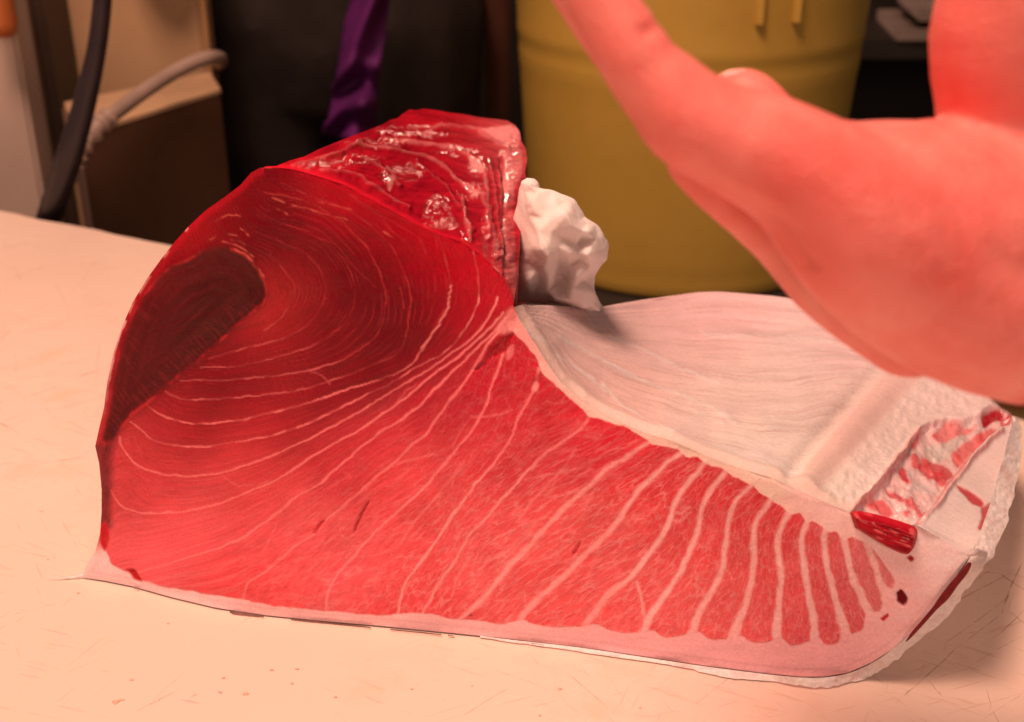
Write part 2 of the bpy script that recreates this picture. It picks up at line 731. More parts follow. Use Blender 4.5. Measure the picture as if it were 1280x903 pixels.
hero = [((1120, 790), (1270, 712), 1.2), ((1140, 862), (1195, 810), 1.3), ((1195, 812), (1250, 770), 0.7), ((1232, 706), (1280, 738), 1.2),
        ((1252, 768), (1278, 705), 1.4), ((1180, 805), (1262, 745), 0.8), ((1120, 880), (1150, 852), 1.0), ((1160, 850), (1178, 872), 0.8),
        ((1098, 800), (1098, 838), 0.7), ((1070, 828), (1150, 800), 0.8), ((1210, 835), (1280, 795), 0.6), ((1255, 760), (1280, 780), 0.9),
        ((1240, 800), (1282, 760), 0.7), ((1215, 730), (1240, 712), 0.6), ((1230, 900), (1280, 868), 0.5), ((170, 890), (225, 862), 0.8),
        ((226, 875), (250, 880), 1.0), ((238, 872), (246, 868), 1.2), ((700, 835), (770, 895), 0.6), ((580, 895), (640, 858), 0.6),
        ((870, 880), (920, 840), 0.6), ((15, 330), (28, 352), 0.7), ((68, 348), (86, 385), 0.8), ((0, 460), (60, 440), 0.8),
        ((122, 392), (140, 382), 1.1), ((85, 370), (120, 325), 0.7), ((0, 425), (15, 412), 1.4), ((120, 480), (126, 428), 0.5),
        ((20, 470), (18, 440), 0.7), ((0, 405), (60, 392), 0.6), ((60, 535), (150, 515), 0.5), ((75, 580), (125, 600), 0.5),
        ((40, 410), (120, 395), 0.5), ((30, 340), (55, 335), 0.9), ((5, 366), (50, 372), 0.5), ((1270, 610), (1282, 640), 0.8)]
for (a, b, w) in hero:
    knife_mark(at_z(*a), at_z(*b), w * 0.0007, random.uniform(-.02, .02), 0.62)
for i in range(1500):
    x = random.uniform(-0.62, 0.55)
    y = random.uniform(0.22, 1.15)
    P = np.array([x, y, 0])
    if (P - E0) @ inw < 0.02:
        continue
    a = random.choice([0.55, 0.45, -0.5, 1.1, 0.1, 0.62]) + random.gauss(0, 0.25)
    L = abs(random.gauss(0, 0.022)) + 0.006
    dens = 1.0 if (x < -0.2 and y > 0.62) else (0.38 if x < 0.16 else 0.8)
    if dens < .5 and random.random() < .6:
        continue
    knife_mark(P, P + np.array([math.cos(a), math.sin(a), 0]) * L, random.uniform(0.0002, 0.0006), random.uniform(-.05, .05), dens * random.uniform(0.25, 0.9))
mesh_obj('knife_marks', kv, kf, marks_m.m, board, attrs={'strength': ('FLOAT', np.array(ks))}, kind='stuff')

# table under the board
steel = basic('dull_steel', (0.28, 0.27, 0.26), 0.35, 0.2, 8, 0.0, metal=0.8)
tb = empty('work_table', 'steel work table carrying the white cutting board', 'table', (0, 0.2, -0.86))
mid = (A_ + B_) / 2 + inw * 0.75
ang = math.atan2(ed[1], ed[0])
Rm = Matrix.Rotation(ang, 4, 'Z')
def rbox(name, lo, hi, mat, parent):
    o = box(name, lo, hi, mat, None, 0.003)
    o.data.transform(Matrix.Translation(Vector((mid[0], mid[1] - 0.2, 0.86))) @ Rm)
    o.parent = parent
    return o
rbox('table_top', (-0.95, -0.68, -0.07), (0.95, 0.68, -0.031), steel, tb)
for sx in (-0.85, 0.85):
    for sy in (-0.6, 0.6):
        rbox('leg', (sx - 0.02, sy - 0.02, -0.86), (sx + 0.02, sy + 0.02, -0.072), steel, tb)

# ================================================================== TUNA
tuna = empty('tuna_chunk', 'large raw tuna block with marbled red cut face lying on the cutting board', 'tuna', (0, 0.5, 0))
TO = np.array([0, 0.5, 0])
P0 = at_z(105, 725)
P1 = at_z(1050, 852)
fe = (P1 - P0) / np.linalg.norm(P1 - P0)
lean = math.radians(6)
FN = np.array([fe[1], -fe[0], 0]) * math.cos(lean) + np.array([0, 0, math.sin(lean)])


BASE = np.array([(95, 720), (103, 722), (130, 726), (165, 733), (215, 747), (270, 760), (330, 769), (400, 776), (480, 783), (560, 791), (640, 799), (720, 808), (800, 820), (880, 832), (950, 841), (1000, 846), (1030, 848)], float)


def plane_y(u, v):
    d = ray(u, v)
    t = ((P0 - CAM) @ FN) / (d @ FN)
    return (CAM + d * t[:, None])[:, 1]


def face_pos(q):
    u, v = q[:, 0], q[:, 1]
    vb = np.interp(u, BASE[:, 0], BASE[:, 1])
    dl = at_z(u, vb, 0.0010)[:, 1] - plane_y(u, vb)
    dl = dl * sstep(1120, 1000, u)
    y = plane_y(u, v) + dl * np.exp(-(np.maximum(vb - v, 0) / 80.0) ** 2)
    p = at_y(u, v, y)
    p[:, 2] = np.maximum(p[:, 2], 0.0006)
    return p


def face_y(q):
    return face_pos(np.asarray(q, float).reshape(-1, 2))[:, 1]


# ---- traced septa (white connective lines between muscle layers)
S = {
 1: [(338, 318), (352, 335), (366, 352), (368, 366), (360, 385), (345, 403), (330, 414)],
 2: [(318, 290), (345, 300), (372, 312), (390, 325), (403, 345), (408, 360), (402, 383), (385, 405), (360, 420), (330, 430), (300, 437), (262, 449)],
 3: [(322, 268), (355, 280), (385, 290), (410, 303), (425, 320), (437, 340), (443, 360), (442, 380), (433, 400), (415, 418), (385, 435), (345, 447), (320, 454), (290, 459), (250, 460)],
 4: [(330, 240), (370, 248), (400, 260), (430, 280), (455, 305), (470, 330), (478, 350), (482, 372), (480, 395), (470, 420), (455, 433), (430, 448), (405, 458), (380, 464), (345, 470), (300, 474), (250, 476), (225, 477)],
 5: [(350, 228), (395, 248), (430, 260), (455, 275), (475, 292), (490, 308), (502, 335), (510, 355), (513, 375), (511, 400), (505, 430), (490, 446), (470, 455), (440, 467), (415, 475), (390, 484), (360, 490), (310, 496), (260, 499), (235, 500), (220, 497), (207, 490)],
 6: [(548, 292), (553, 310), (557, 325), (561, 340), (563, 357), (559, 385), (550, 402), (540, 418), (527, 438), (515, 455), (500, 464), (480, 473), (460, 480), (435, 487), (410, 496), (385, 504), (360, 511), (330, 519), (300, 525), (260, 530), (235, 529), (210, 523), (195, 515), (184, 507)],
 7: [(592, 314), (597, 340), (599, 362), (596, 385), (585, 405), (572, 425), (550, 444), (520, 460), (495, 475), (475, 486), (450, 498), (425, 510), (400, 522), (370, 535), (340, 544), (290, 554), (240, 559), (210, 556), (190, 549), (175, 538), (163, 527)],
 8: [(622, 372), (618, 384), (608, 400), (595, 418), (580, 432), (560, 445), (540, 459), (515, 475), (490, 490), (460, 508), (430, 526), (400, 541), (370, 556), (316, 579), (270, 592), (225, 595), (185, 588), (165, 576), (153, 558), (150, 546)],
 9: [(630, 390), (610, 412), (592, 430), (575, 445), (545, 466), (525, 481), (510, 495), (480, 517), (450, 537), (420, 553), (390, 571), (350, 597), (310, 615), (265, 632), (215, 641), (170, 640), (148, 628), (139, 612)],
 10: [(632, 398), (616, 417), (600, 432), (582, 450), (560, 470), (540, 490), (525, 507), (505, 522), (475, 541), (450, 560), (425, 582), (400, 604), (370, 622), (350, 639), (325, 657), (295, 676), (255, 691), (210, 705), (180, 713), (150, 716)],
 11: [(634, 405), (612, 428), (597, 452), (587, 468), (578, 482), (563, 500), (555, 512), (545, 525), (535, 540), (515, 556), (495, 576), (466, 600), (430, 632), (410, 648), (393, 667), (370, 682), (350, 700), (330, 715), (312, 727), (306, 740), (304, 750)],
 12: [(638, 412), (631, 437), (625, 457), (614, 483), (608, 505), (600, 520), (588, 541), (572, 560), (558, 578), (540, 598), (520, 620), (500, 637), (480, 655), (460, 675), (442, 696), (425, 715), (412, 735), (408, 762)],
 13: [(673, 461), (668, 485), (655, 510), (645, 530), (640, 545), (632, 560), (618, 578), (600, 598), (583, 622), (565, 645), (550, 668), (535, 690), (520, 710), (506, 730), (500, 750), (497, 767)],
 14: [(738, 518), (728, 534), (706, 550), (686, 563), (660, 589), (640, 610), (620, 634), (602, 654), (586, 670), (566, 704), (549, 728), (540, 745), (529, 766)],
 15: [(814, 548), (810, 554), (783, 571), (758, 586), (739, 605), (717, 624), (699, 642), (680, 662), (659, 685), (640, 704), (610, 741), (589, 762), (572, 776)],
 16: [(858, 562), (850, 568), (832, 580), (814, 599), (798, 614), (783, 636), (770, 655), (755, 672), (730, 695), (702, 723), (680, 742), (656, 766), (645, 782)],
 17: [(888, 572), (882, 579), (863, 600), (848, 621), (838, 645), (829, 667), (814, 689), (792, 718), (767, 738), (742, 766), (728, 787)],
 18: [(914, 580), (907, 590), (888, 614), (877, 636), (873, 661), (863, 686), (851, 714), (832, 742), (814, 768), (803, 792)],
 19: [(945, 598), (937, 608), (919, 628), (911, 652), (907, 683), (902, 714), (888, 742), (873, 767), (864, 797)],
 20: [(966, 618), (960, 630), (946, 650), (942, 671), (942, 698), (939, 728), (932, 756), (920, 784), (914, 806)],
 21: [(992, 632), (986, 642), (975, 662), (972, 688), (976, 716), (975, 745), (971, 781), (972, 806)],
 22: [(1013, 640), (1010, 650), (1002, 671), (1004, 697), (1008, 728), (1013, 755), (1017, 781), (1019, 806)],
 23: [(1034, 647), (1032, 659), (1030, 686), (1036, 716), (1045, 751), (1053, 776), (1058, 797)],
 24: [(1050, 654), (1053, 668), (1059, 695), (1069, 728), (1081, 754), (1090, 772)],
 25: [(1070, 662), (1081, 677), (1092, 701), (1101, 730), (1107, 748)],
}
SEPT = {k: smooth_line(v, 6) for k, v in S.items()}
# half widths in px at the top, in the middle and at the bottom of each line, and how white it is
SW = {1: (1, 1.2, 1), 2: (.9, 1.2, 1), 3: (.9, 1.2, 1), 4: (1.0, 1.6, 1.2), 5: (1.3, 1.1, 1.4), 6: (1.2, 2.0, 1.3), 7: (1.2, 1.5, 1.5),
      8: (1.6, 1.5, 1.6), 9: (2.0, 1.7, 1.6), 10: (2.2, 1.9, 1.7), 11: (2.4, 2.1, 1.9), 12: (2.8, 2.2, 2.0), 13: (3.2, 2.2, 2.2),
      14: (2.5, 2.6, 2.0), 15: (3.5, 4.4, 4.0), 16: (3.5, 4.6, 6.0), 17: (3.6, 4.6, 6.5), 18: (3.8, 4.8, 7.0), 19: (4.0, 5.0, 7.5),
      20: (4.5, 5.5, 8.5), 21: (5.0, 5.8, 8.5), 22: (5, 6.0, 8.5), 23: (5.5, 6.0, 9), 24: (5.5, 6.5, 9), 25: (5, 6, 8)}
SI = {1: .35, 2: .42, 3: .4, 4: .5, 5: .5, 6: .75, 7: .72, 8: .85, 9: .9, 10: .9, 11: .92, 12: .95, 13: .95, 14: .85}
# minor branches: pts, half width, strength
MINOR = [([(513, 558), (540, 565), (487, 583)][::2], 1.2, .5), ([(487, 583), (512, 575), (545, 568)], 1.5, .6), ([(580, 577), (570, 592), (545, 622), (520, 650), (500, 680)], 1.5, .5),
         ([(437, 243), (455, 255), (475, 270), (490, 290)], 1.0, .4), ([(500, 360), (503, 372), (505, 385)], .9, .5), ([(425, 320), (440, 332), (460, 350), (470, 360)], .8, .25),
         ([(355, 690), (345, 700)], 1, .3), ([(345, 655), (338, 672), (328, 690), (300, 702)], 1.2, .35), ([(405, 640), (380, 655), (350, 665)], 1.2, .3), ([(590, 690), (575, 715), (565, 745)], 1.4, .4),
         ([(560, 735), (545, 760)], 1.2, .4), ([(796, 728), (802, 750), (805, 768)], 2.2, .7), ([(792, 728), (780, 750)], 1.4, .4), ([(840, 640), (852, 642), (862, 634)], 1.4, .5), ([(838, 648), (850, 650), (864, 640)], 1.2, .4),
         ([(655, 740), (657, 760), (654, 770)], 1.3, .4), ([(745, 610), (725, 640), (700, 655)], 1.0, .3), ([(720, 560), (700, 590), (670, 620), (650, 650)], 1.2, .42), ([(700, 585), (690, 610), (680, 620)], 1., .35),
         ([(688, 640), (672, 652), (650, 672), (632, 690), (600, 705)], 1.2, .4), ([(660, 668), (640, 690)], 1.0, .3), ([(868, 730), (880, 742), (877, 760)], 1.4, .4), ([(870, 715), (872, 745)], 1.2, .35),
         ([(412, 480), (402, 470), (385, 462)], 1., .3), ([(340, 600), (322, 605), (300, 607), (282, 598)], .9, .35), ([(430, 590), (437, 594), (420, 605), (405, 612)], 1.0, .35), ([(520, 480), (505, 492), (490, 512)], 1., .3),
         ([(588, 521), (600, 521), (625, 517), (640, 512)], 1.3, .55), ([(590, 520), (575, 540), (565, 560)], 1., .4)]
# striated bright strip on line 6, painted glints on threads beside the dark core
STRIPE6 = smooth_line([(563, 357), (559, 385), (550, 402), (540, 418), (527, 438)], 6)

FACE_OUT = np.array([
 (103, 722), (108, 708), (119, 690), (125, 668), (127, 640), (127, 612), (124, 580), (119, 558), (124, 535), (130, 510), (134, 478), (142, 440), (152, 410), (166, 378), (184, 348), (203, 322),
 (218, 303), (236, 283), (256, 264), (280, 247), (300, 232), (314, 216), (325, 210), (350, 210), (366, 212), (385, 217), (408, 224), (430, 231), (445, 239), (462, 248), (480, 258), (500, 269), (520, 280),
 (540, 290), (560, 297), (578, 303), (590, 312), (603, 320), (614, 332), (626, 344), (634, 358), (640, 372), (642, 384), (648, 398), (657, 411), (669, 430), (683, 453), (700, 477), (727, 501), (756, 519),
 (782, 531), (805, 541), (842, 552), (880, 569), (925, 586), (966, 598), (990, 610), (1015, 621), (1040, 632), (1060, 640), (1075, 652), (1095, 662), (1120, 660), (1145, 656), (1175, 673), (1212, 696), (1190, 728), (1165, 760), (1140, 790), (1115, 812), (1090, 828),
 (1060, 841), (1030, 846), (1000, 846), (950, 841), (880, 832), (800, 820), (720, 808), (640, 799), (560, 791), (480, 783), (400, 776), (330, 769), (270, 760), (215, 747), (165, 733), (130, 726)], float)
# muscle outline inside the white fat
MUSC = np.array([
 (140, 705), (132, 690), (131, 660), (134, 620), (130, 590), (121, 556), (126, 535), (132, 510), (136, 478), (144, 440), (154, 410), (168, 378), (186, 348), (205, 322), (220, 303), (238, 283), (258, 264), (282, 247),
 (302, 232), (316, 216), (327, 211), (350, 211), (408, 224), (445, 239), (480, 258), (520, 280), (560, 297), (590, 312), (614, 333), (626, 346), (633, 362), (636, 380), (632, 396), (636, 410), (646, 420), (660, 434), (669, 444), (676, 463), (696, 482), (711, 497), (725, 508), (738, 520), (752, 524),
 (786, 535), (810, 550), (816, 556), (835, 559), (848, 562), (858, 570), (872, 572), (884, 580), (892, 583), (905, 586), (915, 594), (930, 600), (942, 606), (948, 614), (962, 622), (972, 630), (982, 636), (990, 643), (1000, 641),
 (1008, 652), (1018, 651), (1028, 658), (1036, 664), (1045, 664), (1053, 673), (1064, 670), (1075, 676), (1088, 684), (1102, 700), (1117, 722), (1116, 735), (1104, 734), (1102, 760), (1092, 766), (1082, 770), (1078, 786), (1064, 792), (1056, 782), (1048, 802),
 (1032, 806), (1022, 796), (1010, 803), (990, 807), (975, 797), (962, 802), (940, 803), (926, 795), (914, 798), (890, 800), (874, 791), (856, 794), (832, 797), (816, 788), (800, 791), (770, 791), (746, 781), (728, 783), (700, 785), (670, 782), (654, 775), (630, 780), (600, 777), (560, 773), (530, 767),
 (497, 768), (470, 770), (410, 764), (380, 761), (340, 758), (300, 749), (250, 742), (205, 734), (180, 726), (160, 716)], float)
CORE = smooth_line([(238, 322), (262, 311), (290, 312), (312, 324), (327, 345), (334, 366), (326, 384), (305, 400), (270, 432), (225, 470), (190, 500), (166, 520), (150, 540), (143, 552), (128, 556), (126, 542), (133, 515), (139, 480), (147, 444), (158, 408), (174, 376), (196, 348), (216, 332)], 5)

CPTS = [
 (350, 300, 132, 20, 24), (430, 330, 140, 18, 24), (500, 350, 152, 20, 27), (540, 380, 148, 20, 27), (470, 430, 162, 24, 28), (400, 400, 166, 26, 28), (352, 375, 205, 42, 36), (340, 430, 185, 33, 34), (300, 470, 178, 29, 32),
 (250, 487, 172, 28, 30), (350, 505, 184, 30, 34), (430, 480, 178, 27, 32), (230, 535, 190, 33, 35), (330, 540, 202, 38, 40), (200, 575, 206, 44, 45), (300, 600, 222, 54, 52), (200, 620, 226, 60, 58), (250, 660, 240, 76, 72), (180, 690, 241, 78, 75),
 (350, 660, 240, 72, 68), (300, 725, 236, 62, 58), (450, 560, 216, 44, 48), (550, 500, 206, 34, 42), (600, 470, 200, 25, 38), (640, 450, 210, 22, 36), (660, 500, 212, 35, 42), (620, 560, 222, 50, 52), (540, 620, 236, 64, 62), (450, 690, 241, 74, 70),
 (600, 690, 240, 74, 68), (520, 740, 236, 62, 58), (700, 560, 216, 42, 48), (760, 548, 226, 28, 40), (700, 650, 239, 72, 66), (850, 572, 228, 35, 42), (830, 620, 228, 54, 52), (800, 700, 239, 74, 68), (700, 760, 241, 72, 65), (905, 600, 226, 38, 42), (900, 660, 232, 62, 58), (955, 635, 226, 46, 48), (900, 755, 239, 75, 68),
 (1000, 720, 233, 68, 65), (1050, 740, 230, 68, 65), (400, 226, 225, 14, 30), (450, 255, 222, 14, 28), (520, 295, 225, 10, 28), (560, 325, 224, 8, 28), (605, 350, 222, 10, 30), (330, 222, 165, 15, 25), (352, 232, 112, 14, 20), (300, 252, 190, 14, 22), (250, 285, 210, 14, 22), (200, 335, 180, 20, 25),
 (410, 260, 150, 18, 24), (450, 290, 165, 18, 26), (490, 315, 175, 14, 26), (525, 340, 172, 14, 26), (580, 390, 178, 14, 28), (612, 392, 215, 15, 32), (545, 435, 158, 20, 26), (500, 400, 142, 20, 26), (455, 375, 138, 20, 24), (300, 290, 140, 18, 24), (320, 268, 125, 16, 22), (500, 620, 232, 60, 58), (150, 600, 222, 55, 52),
 (270, 305, 120, 20, 22), (380, 350, 170, 30, 30), (420, 430, 168, 26, 30), (600, 430, 205, 22, 36), (1110, 720, 235, 105, 95)]
CP = np.array(CPTS, float)
dk_ = sstep(205, 170, CP[:, 2])[:, None]
CP[:, 2:] = CP[:, 2:] * (1 - dk_) + CP[:, 2:] * np.array([.73, .42, .6]) * dk_
CORE_PTS = np.array([(285, 360, 88, 26, 22), (250, 400, 84, 25, 21), (220, 440, 92, 24, 22), (180, 400, 125, 21, 22), (165, 450, 122, 21, 22), (150, 500, 98, 22, 20), (135, 545, 92, 24, 24), (300, 375, 84, 26, 22),
                     (240, 335, 118, 20, 20), (205, 360, 130, 20, 22), (215, 410, 100, 23, 22), (280, 325, 105, 22, 20), (195, 470, 98, 24, 22), (320, 360, 100, 24, 20), (140, 480, 140, 20, 24)], float)

# flow field: which septum (across) and how far down (along)
fp, fv = [], []
for k, L in S.items():
    for p in L[::1]:
        fp.append(p)
        fv.append(k)
for p, v_ in [((1130, 700), 26.5), ((280, 370), -1.5), ((620, 340), 7.6), ((330, 212), 4.4), ((400, 760), 11.95), ((200, 745), 11), ((180, 420), -2), ((140, 520), -1)]:
    fp.append(p)
    fv.append(v_)
FLOW = TPS(fp, fv, 0.002)

q, fc = region(FACE_OUT, 1.45)
pos = face_pos(q)
# wobble the drawing a little so that no line is machine smooth
qq = q + 1.7 * np.c_[fbm(q[:, 0] / 11, q[:, 1] / 11, 3) - 0.5, fbm(q[:, 0] / 11 + 31, q[:, 1] / 11 + 7, 3) - 0.5] * 2
across = FLOW(q)
fat = np.zeros(len(q))
wide = np.zeros(len(q))
ridge = np.zeros(len(q))
for k, L in SEPT.items():
    d, t = dist_line(qq, L)
    a, b, c = SW[k]
    w = np.where(t < .5, a + (b - a) * t * 2, b + (c - b) * sstep(.66 if k >= 15 else .5, 1.0, t) * (1.3 if k >= 16 else 1)) * (0.62 + 0.5 * vnoise(q[:, 0] / 9, q[:, 1] / 9)) * np.where(k >= 15, .66, .70)
    s = SI.get(k, 1.0)
    if k <= 7:
        s = s * (0.35 + 0.9 * sstep(0.3, 0.75, vnoise(q[:, 0] / 13 + k, q[:, 1] / 13)))
    soft = 0.9 if k < 15 else 2.8
    m_ = 1 - sstep(w - soft * 0.6, w + soft, d)
    m_ = m_ * (0.78 + 0.3 * vnoise(d / 1.6 + 7 * k, t * 60)) if k >= 11 else m_
    fat = np.clip(np.maximum(fat, m_ * s), 0, 1)
    ridge = np.maximum(ridge, m_ * (0.6 if k < 15 else 1.0))
    if k >= 15:
        wide = np.maximum(wide, 1 - sstep(w + .2, w + .7, d))
for L, w, s in MINOR:
    d, t = dist_line(qq, smooth_line(L, 5))
    fat = np.maximum(fat, (1 - sstep(w * .4, w + 1.2, d)) * s * (0.5 + 0.5 * vnoise(q[:, 0] / 6, q[:, 1] / 6)))
muscd = sdf(qq, np.vstack([smooth_line(np.vstack([MUSC[60:], MUSC[:1]]), 4), MUSC[1:60]]))
rim = 1 - sstep(-1.0, 1.6, muscd)
across_lbl = np.floor(across).astype(int)
col = rbf(q, CP[:, :2], lin(CP[:, 2:]))
col_core = rbf(q, CORE_PTS[:, :2], lin(CORE_PTS[:, 2:]))
cored = sdf(qq, CORE)
csoft = 6.5 + 8 * sstep(250, 190, q[:, 0]) * sstep(470, 420, q[:, 1]) + 5 * sstep(330, 315, q[:, 1])
corem = sstep(-csoft, csoft, cored)
thr = 0
for mul, off in ((4.0, 0.0), (7.3, .37)):
    a_ = across * mul + off + 0.8 * fbm(q[:, 0] / 50, q[:, 1] / 50, 3)
    thr = np.maximum(thr, np.exp(-((a_ - np.round(a_)) / .09) ** 2) * sstep(.42, .7, vnoise(q[:, 0] / 22 + 40 * off, q[:, 1] / 22)) * (.45 if off == 0 else .3))
thr = thr * sstep(9.5, 7.5, across) * (1 - corem)
col = col * (1 - .5 * thr[:, None]) + lin(np.array([215, 55, 52])) * .5 * thr[:, None]
# concentric darker rings inside the blood line and pale threads along its edge
ringn = fbm(cored / 5.0 + 2, q[:, 0] / 60, 3)
col_core *= (0.52 + 0.48 * ringn)[:, None]
edge_thread = np.exp(-((cored - 1) / 2.0) ** 2) * sstep(0.35, 0.7, fbm(q[:, 0] / 14, q[:, 1] / 14, 3))
col = col * (1 - corem[:, None]) + col_core * corem[:, None]
lowf = fbm(q[:, 0] / 40, q[:, 1] / 40, 4)
col *= (0.78 + 0.28 * lowf)[:, None]
mid_zone = sstep(330, 300, q[:, 0]) * 0 + 1
# fat colours
fatc_w = rbf(q, [(150, 300), (500, 350), (350, 560), (600, 470), (650, 700), (900, 700), (1050, 720), (640, 395)],
             lin(np.array([(190, 50, 42), (188, 46, 42), (245, 100, 90), (243, 98, 90), (248, 128, 112), (247, 148, 130), (248, 158, 138), (248, 120, 105)])))
col = col * (1 - fat[:, None]) + fatc_w * fat[:, None]
col = col * (1 - 0.55 * edge_thread[:, None]) + lin(np.array([215, 40, 38])) * 0.55 * edge_thread[:, None]
# glints on threads above the core, painted as bright strokes
for L, w in [([(292, 312), (306, 319), (318, 330), (330, 347)], 1.2), ([(278, 302), (300, 310), (316, 322)], 1.0), ([(300, 286), (306, 290), (311, 295)], .9), ([(288, 300), (300, 303), (306, 307)], .9), ([(340, 246), (365, 256), (400, 266), (434, 275)], 1.1),
             ([(372, 248), (395, 252), (420, 258), (440, 262)], 1.0), ([(340, 258), (360, 268)], .8), ([(480, 290), (492, 297), (500, 305)], 1.0), ([(262, 300), (280, 292), (296, 296)], .8), ([(268, 278), (285, 270), (300, 270)], .8)]:
    d, t = dist_line(qq, smooth_line(L, 5))
    mm = (1 - sstep(w * .1, w + .9, d)) * sstep(.2, .75, vnoise(q[:, 0] / 8, q[:, 1] / 5)) * .5
    col = col * (1 - mm[:, None]) + lin(np.array([245, 95, 75])) * mm[:, None]
    ridge = np.maximum(ridge, mm * .4)
d, t = dist_line(qq, STRIPE6)
mm = (1 - sstep(.8, 2.6, d)) * sstep(-0.6, 0.8, np.sin((q[:, 0] * 0.9 + q[:, 1]) / 6.0 * 2 * np.pi)) * .6
col = col * (1 - mm[:, None]) + lin(np.array([246, 128, 110])) * mm[:, None]
# striped edge of the blood line (short pale strokes along its lower side)
strokes = np.exp(-((cored - 14) / 12.0) ** 2) * sstep(0.6, 0.72, vnoise((q[:, 0] * .77 - q[:, 1] * .64 + 9 * fbm(q[:, 0] / 30, q[:, 1] / 30, 2)) / 2.6, (q[:, 0] * .64 + q[:, 1] * .77) / 20.0)) * (q[:, 1] > 380)
col = col * (1 - .12 * strokes[:, None]) + lin(np.array([190, 45, 38])) * .12 * strokes[:, None]
# white fat around the muscle
fatrim = rbf(q, [(120, 715), (200, 742), (400, 770), (600, 785), (800, 806), (950, 825), (1050, 820), (1120, 770), (1180, 700), (1130, 670), (900, 580), (780, 532), (700, 480), (655, 405), (640, 385), (1060, 655), (1105, 740)],
             lin(np.array([(248, 170, 150), (246, 160, 142), (240, 150, 132), (236, 146, 130), (238, 142, 128), (238, 140, 126), (240, 142, 128), (246, 158, 140), (252, 178, 156), (250, 170, 150), (250, 172, 142), (250, 166, 138), (248, 158, 134), (250, 150, 130), (248, 120, 105), (250, 165, 142), (242, 140, 124)])))
fatrim *= (0.95 + 0.2 * fbm(q[:, 0] / 60, q[:, 1] / 14, 4))[:, None]
left_edge = sstep(150, 126, q[:, 0]) * sstep(700, 670, q[:, 1])
top_edge = (q[:, 1] < 400) & (q[:, 0] < 645)
rimm = rim * np.where(top_edge, 0, 1) * (1 - left_edge)
col = col * (1 - rimm[:, None]) + fatrim * rimm[:, None]
# dark, reddish strip of skin side down the left edge
lm = sstep(148, 136, q[:, 0] + (q[:, 1] - 560) * 0.03) * sstep(545, 560, q[:, 1]) * sstep(668, 655, q[:, 1])
col = col * (1 - lm[:, None]) + lin(np.array([142, 34, 34])) * (lm * (0.45 + 0.9 * fbm(q[:, 0] / 5, q[:, 1] / 22, 4)))[:, None]
# light through the thin top left lip, painted in as bright red
outd = sdf(q, FACE_OUT)
lip = (1 - sstep(4, 12, outd)) * ((q[:, 1] < 560) & (q[:, 0] < 330)) * sstep(300, 600, 900 - q[:, 1])
col = col * (1 - .5 * lip[:, None]) + lin(np.array([205, 16, 28])) * .5 * lip[:, None]
wl = (1 - sstep(1, 3.5, outd)) * (q[:, 0] < 235) * (q[:, 1] < 480) * sstep(.45, .6, vnoise(q[:, 0] / 14, q[:, 1] / 14))
col = col * (1 - .8 * wl[:, None]) + lin(np.array([240, 130, 110])) * .8 * wl[:, None]


def blot(poly, colr, soft=1.5, k=1.0, depth=0.0):
    global col
    p = smooth_line(np.vstack([poly, poly[:1]]), 4)[:-1] if len(poly) > 3 else np.asarray(poly, float)
    s = sstep(-soft, soft, sdf(qq, p)) * k
    col = col * (1 - s[:, None]) + lin(np.array(colr)) * s[:, None]
    return s


hole = np.zeros(len(q))
hole += blot([(605, 452), (612, 438), (622, 428), (630, 420), (640, 416), (638, 428), (634, 440), (622, 446)], (165, 8, 20), 2.5)
hole += blot([(592, 462), (604, 452), (606, 456), (597, 464)], (150, 12, 25), 1.5, .8)
blot([(618, 412), (640, 384), (647, 400), (638, 414), (626, 418)], (248, 120, 105), 4, .8)
hole += blot([(441, 668), (446, 652), (453, 638), (460, 627), (462, 627), (456, 640), (449, 654), (443, 666)], (178, 10, 20), 1.2, .9)
hole += blot([(391, 666), (396, 657), (404, 651), (405, 654), (398, 662), (394, 668)], (205, 20, 30), 1.6, .8)
hole += blot([(158, 712), (168, 712), (174, 720), (177, 727), (166, 723)], (200, 5, 15), 1.5)
blot([(124, 655), (133, 655), (136, 675), (131, 690), (126, 680)], (200, 15, 25), 2)
hole += blot([(1121, 741), (1127, 737), (1131, 742), (1134, 752), (1129, 757), (1122, 752)], (110, 8, 12), 1.3)
blot([(1133, 697), (1139, 694), (1143, 699), (1138, 703)], (170, 15, 22), 1.2)
blot([(1101, 772), (1108, 767), (1110, 770), (1104, 776)], (190, 25, 32), 1.2)
hole += blot([(716, 690), (722, 680), (726, 676), (724, 686), (718, 696)], (205, 25, 32), 1.0, .8)
hole += blot([(672, 468), (678, 472), (672, 484), (666, 480)], (180, 15, 25), 2, .5)
blot([(586, 771), (589, 766), (591, 771)], (150, 15, 20), 1.0)
blot([(667, 478), (674, 478), (672, 488), (664, 488)], (246, 125, 110), 2, .8)
blot([(634, 438), (642, 432), (640, 446), (633, 450)], (246, 110, 100), 2, .7)
# fat seam parallel to the base
seam = np.exp(-((sdf(q, FACE_OUT) - 9) / 1.5) ** 2) * rimm * (q[:, 1] > 700)
col *= (1 - 0.12 * seam)[:, None]

marble = (1 - np.clip(fat * 1.2, 0, 1)) * (1 - rimm) * (1 - corem) * np.clip((across - 9.5) / 5.5, 0.0, 1) * (0.35 + 0.65 * sstep(500, 700, q[:, 1] + (q[:, 0] - 500) * 0.15))
marble = np.clip(marble + 0.16 * (1 - corem) * (1 - rimm) * sstep(6, 9, across), 0, 1)
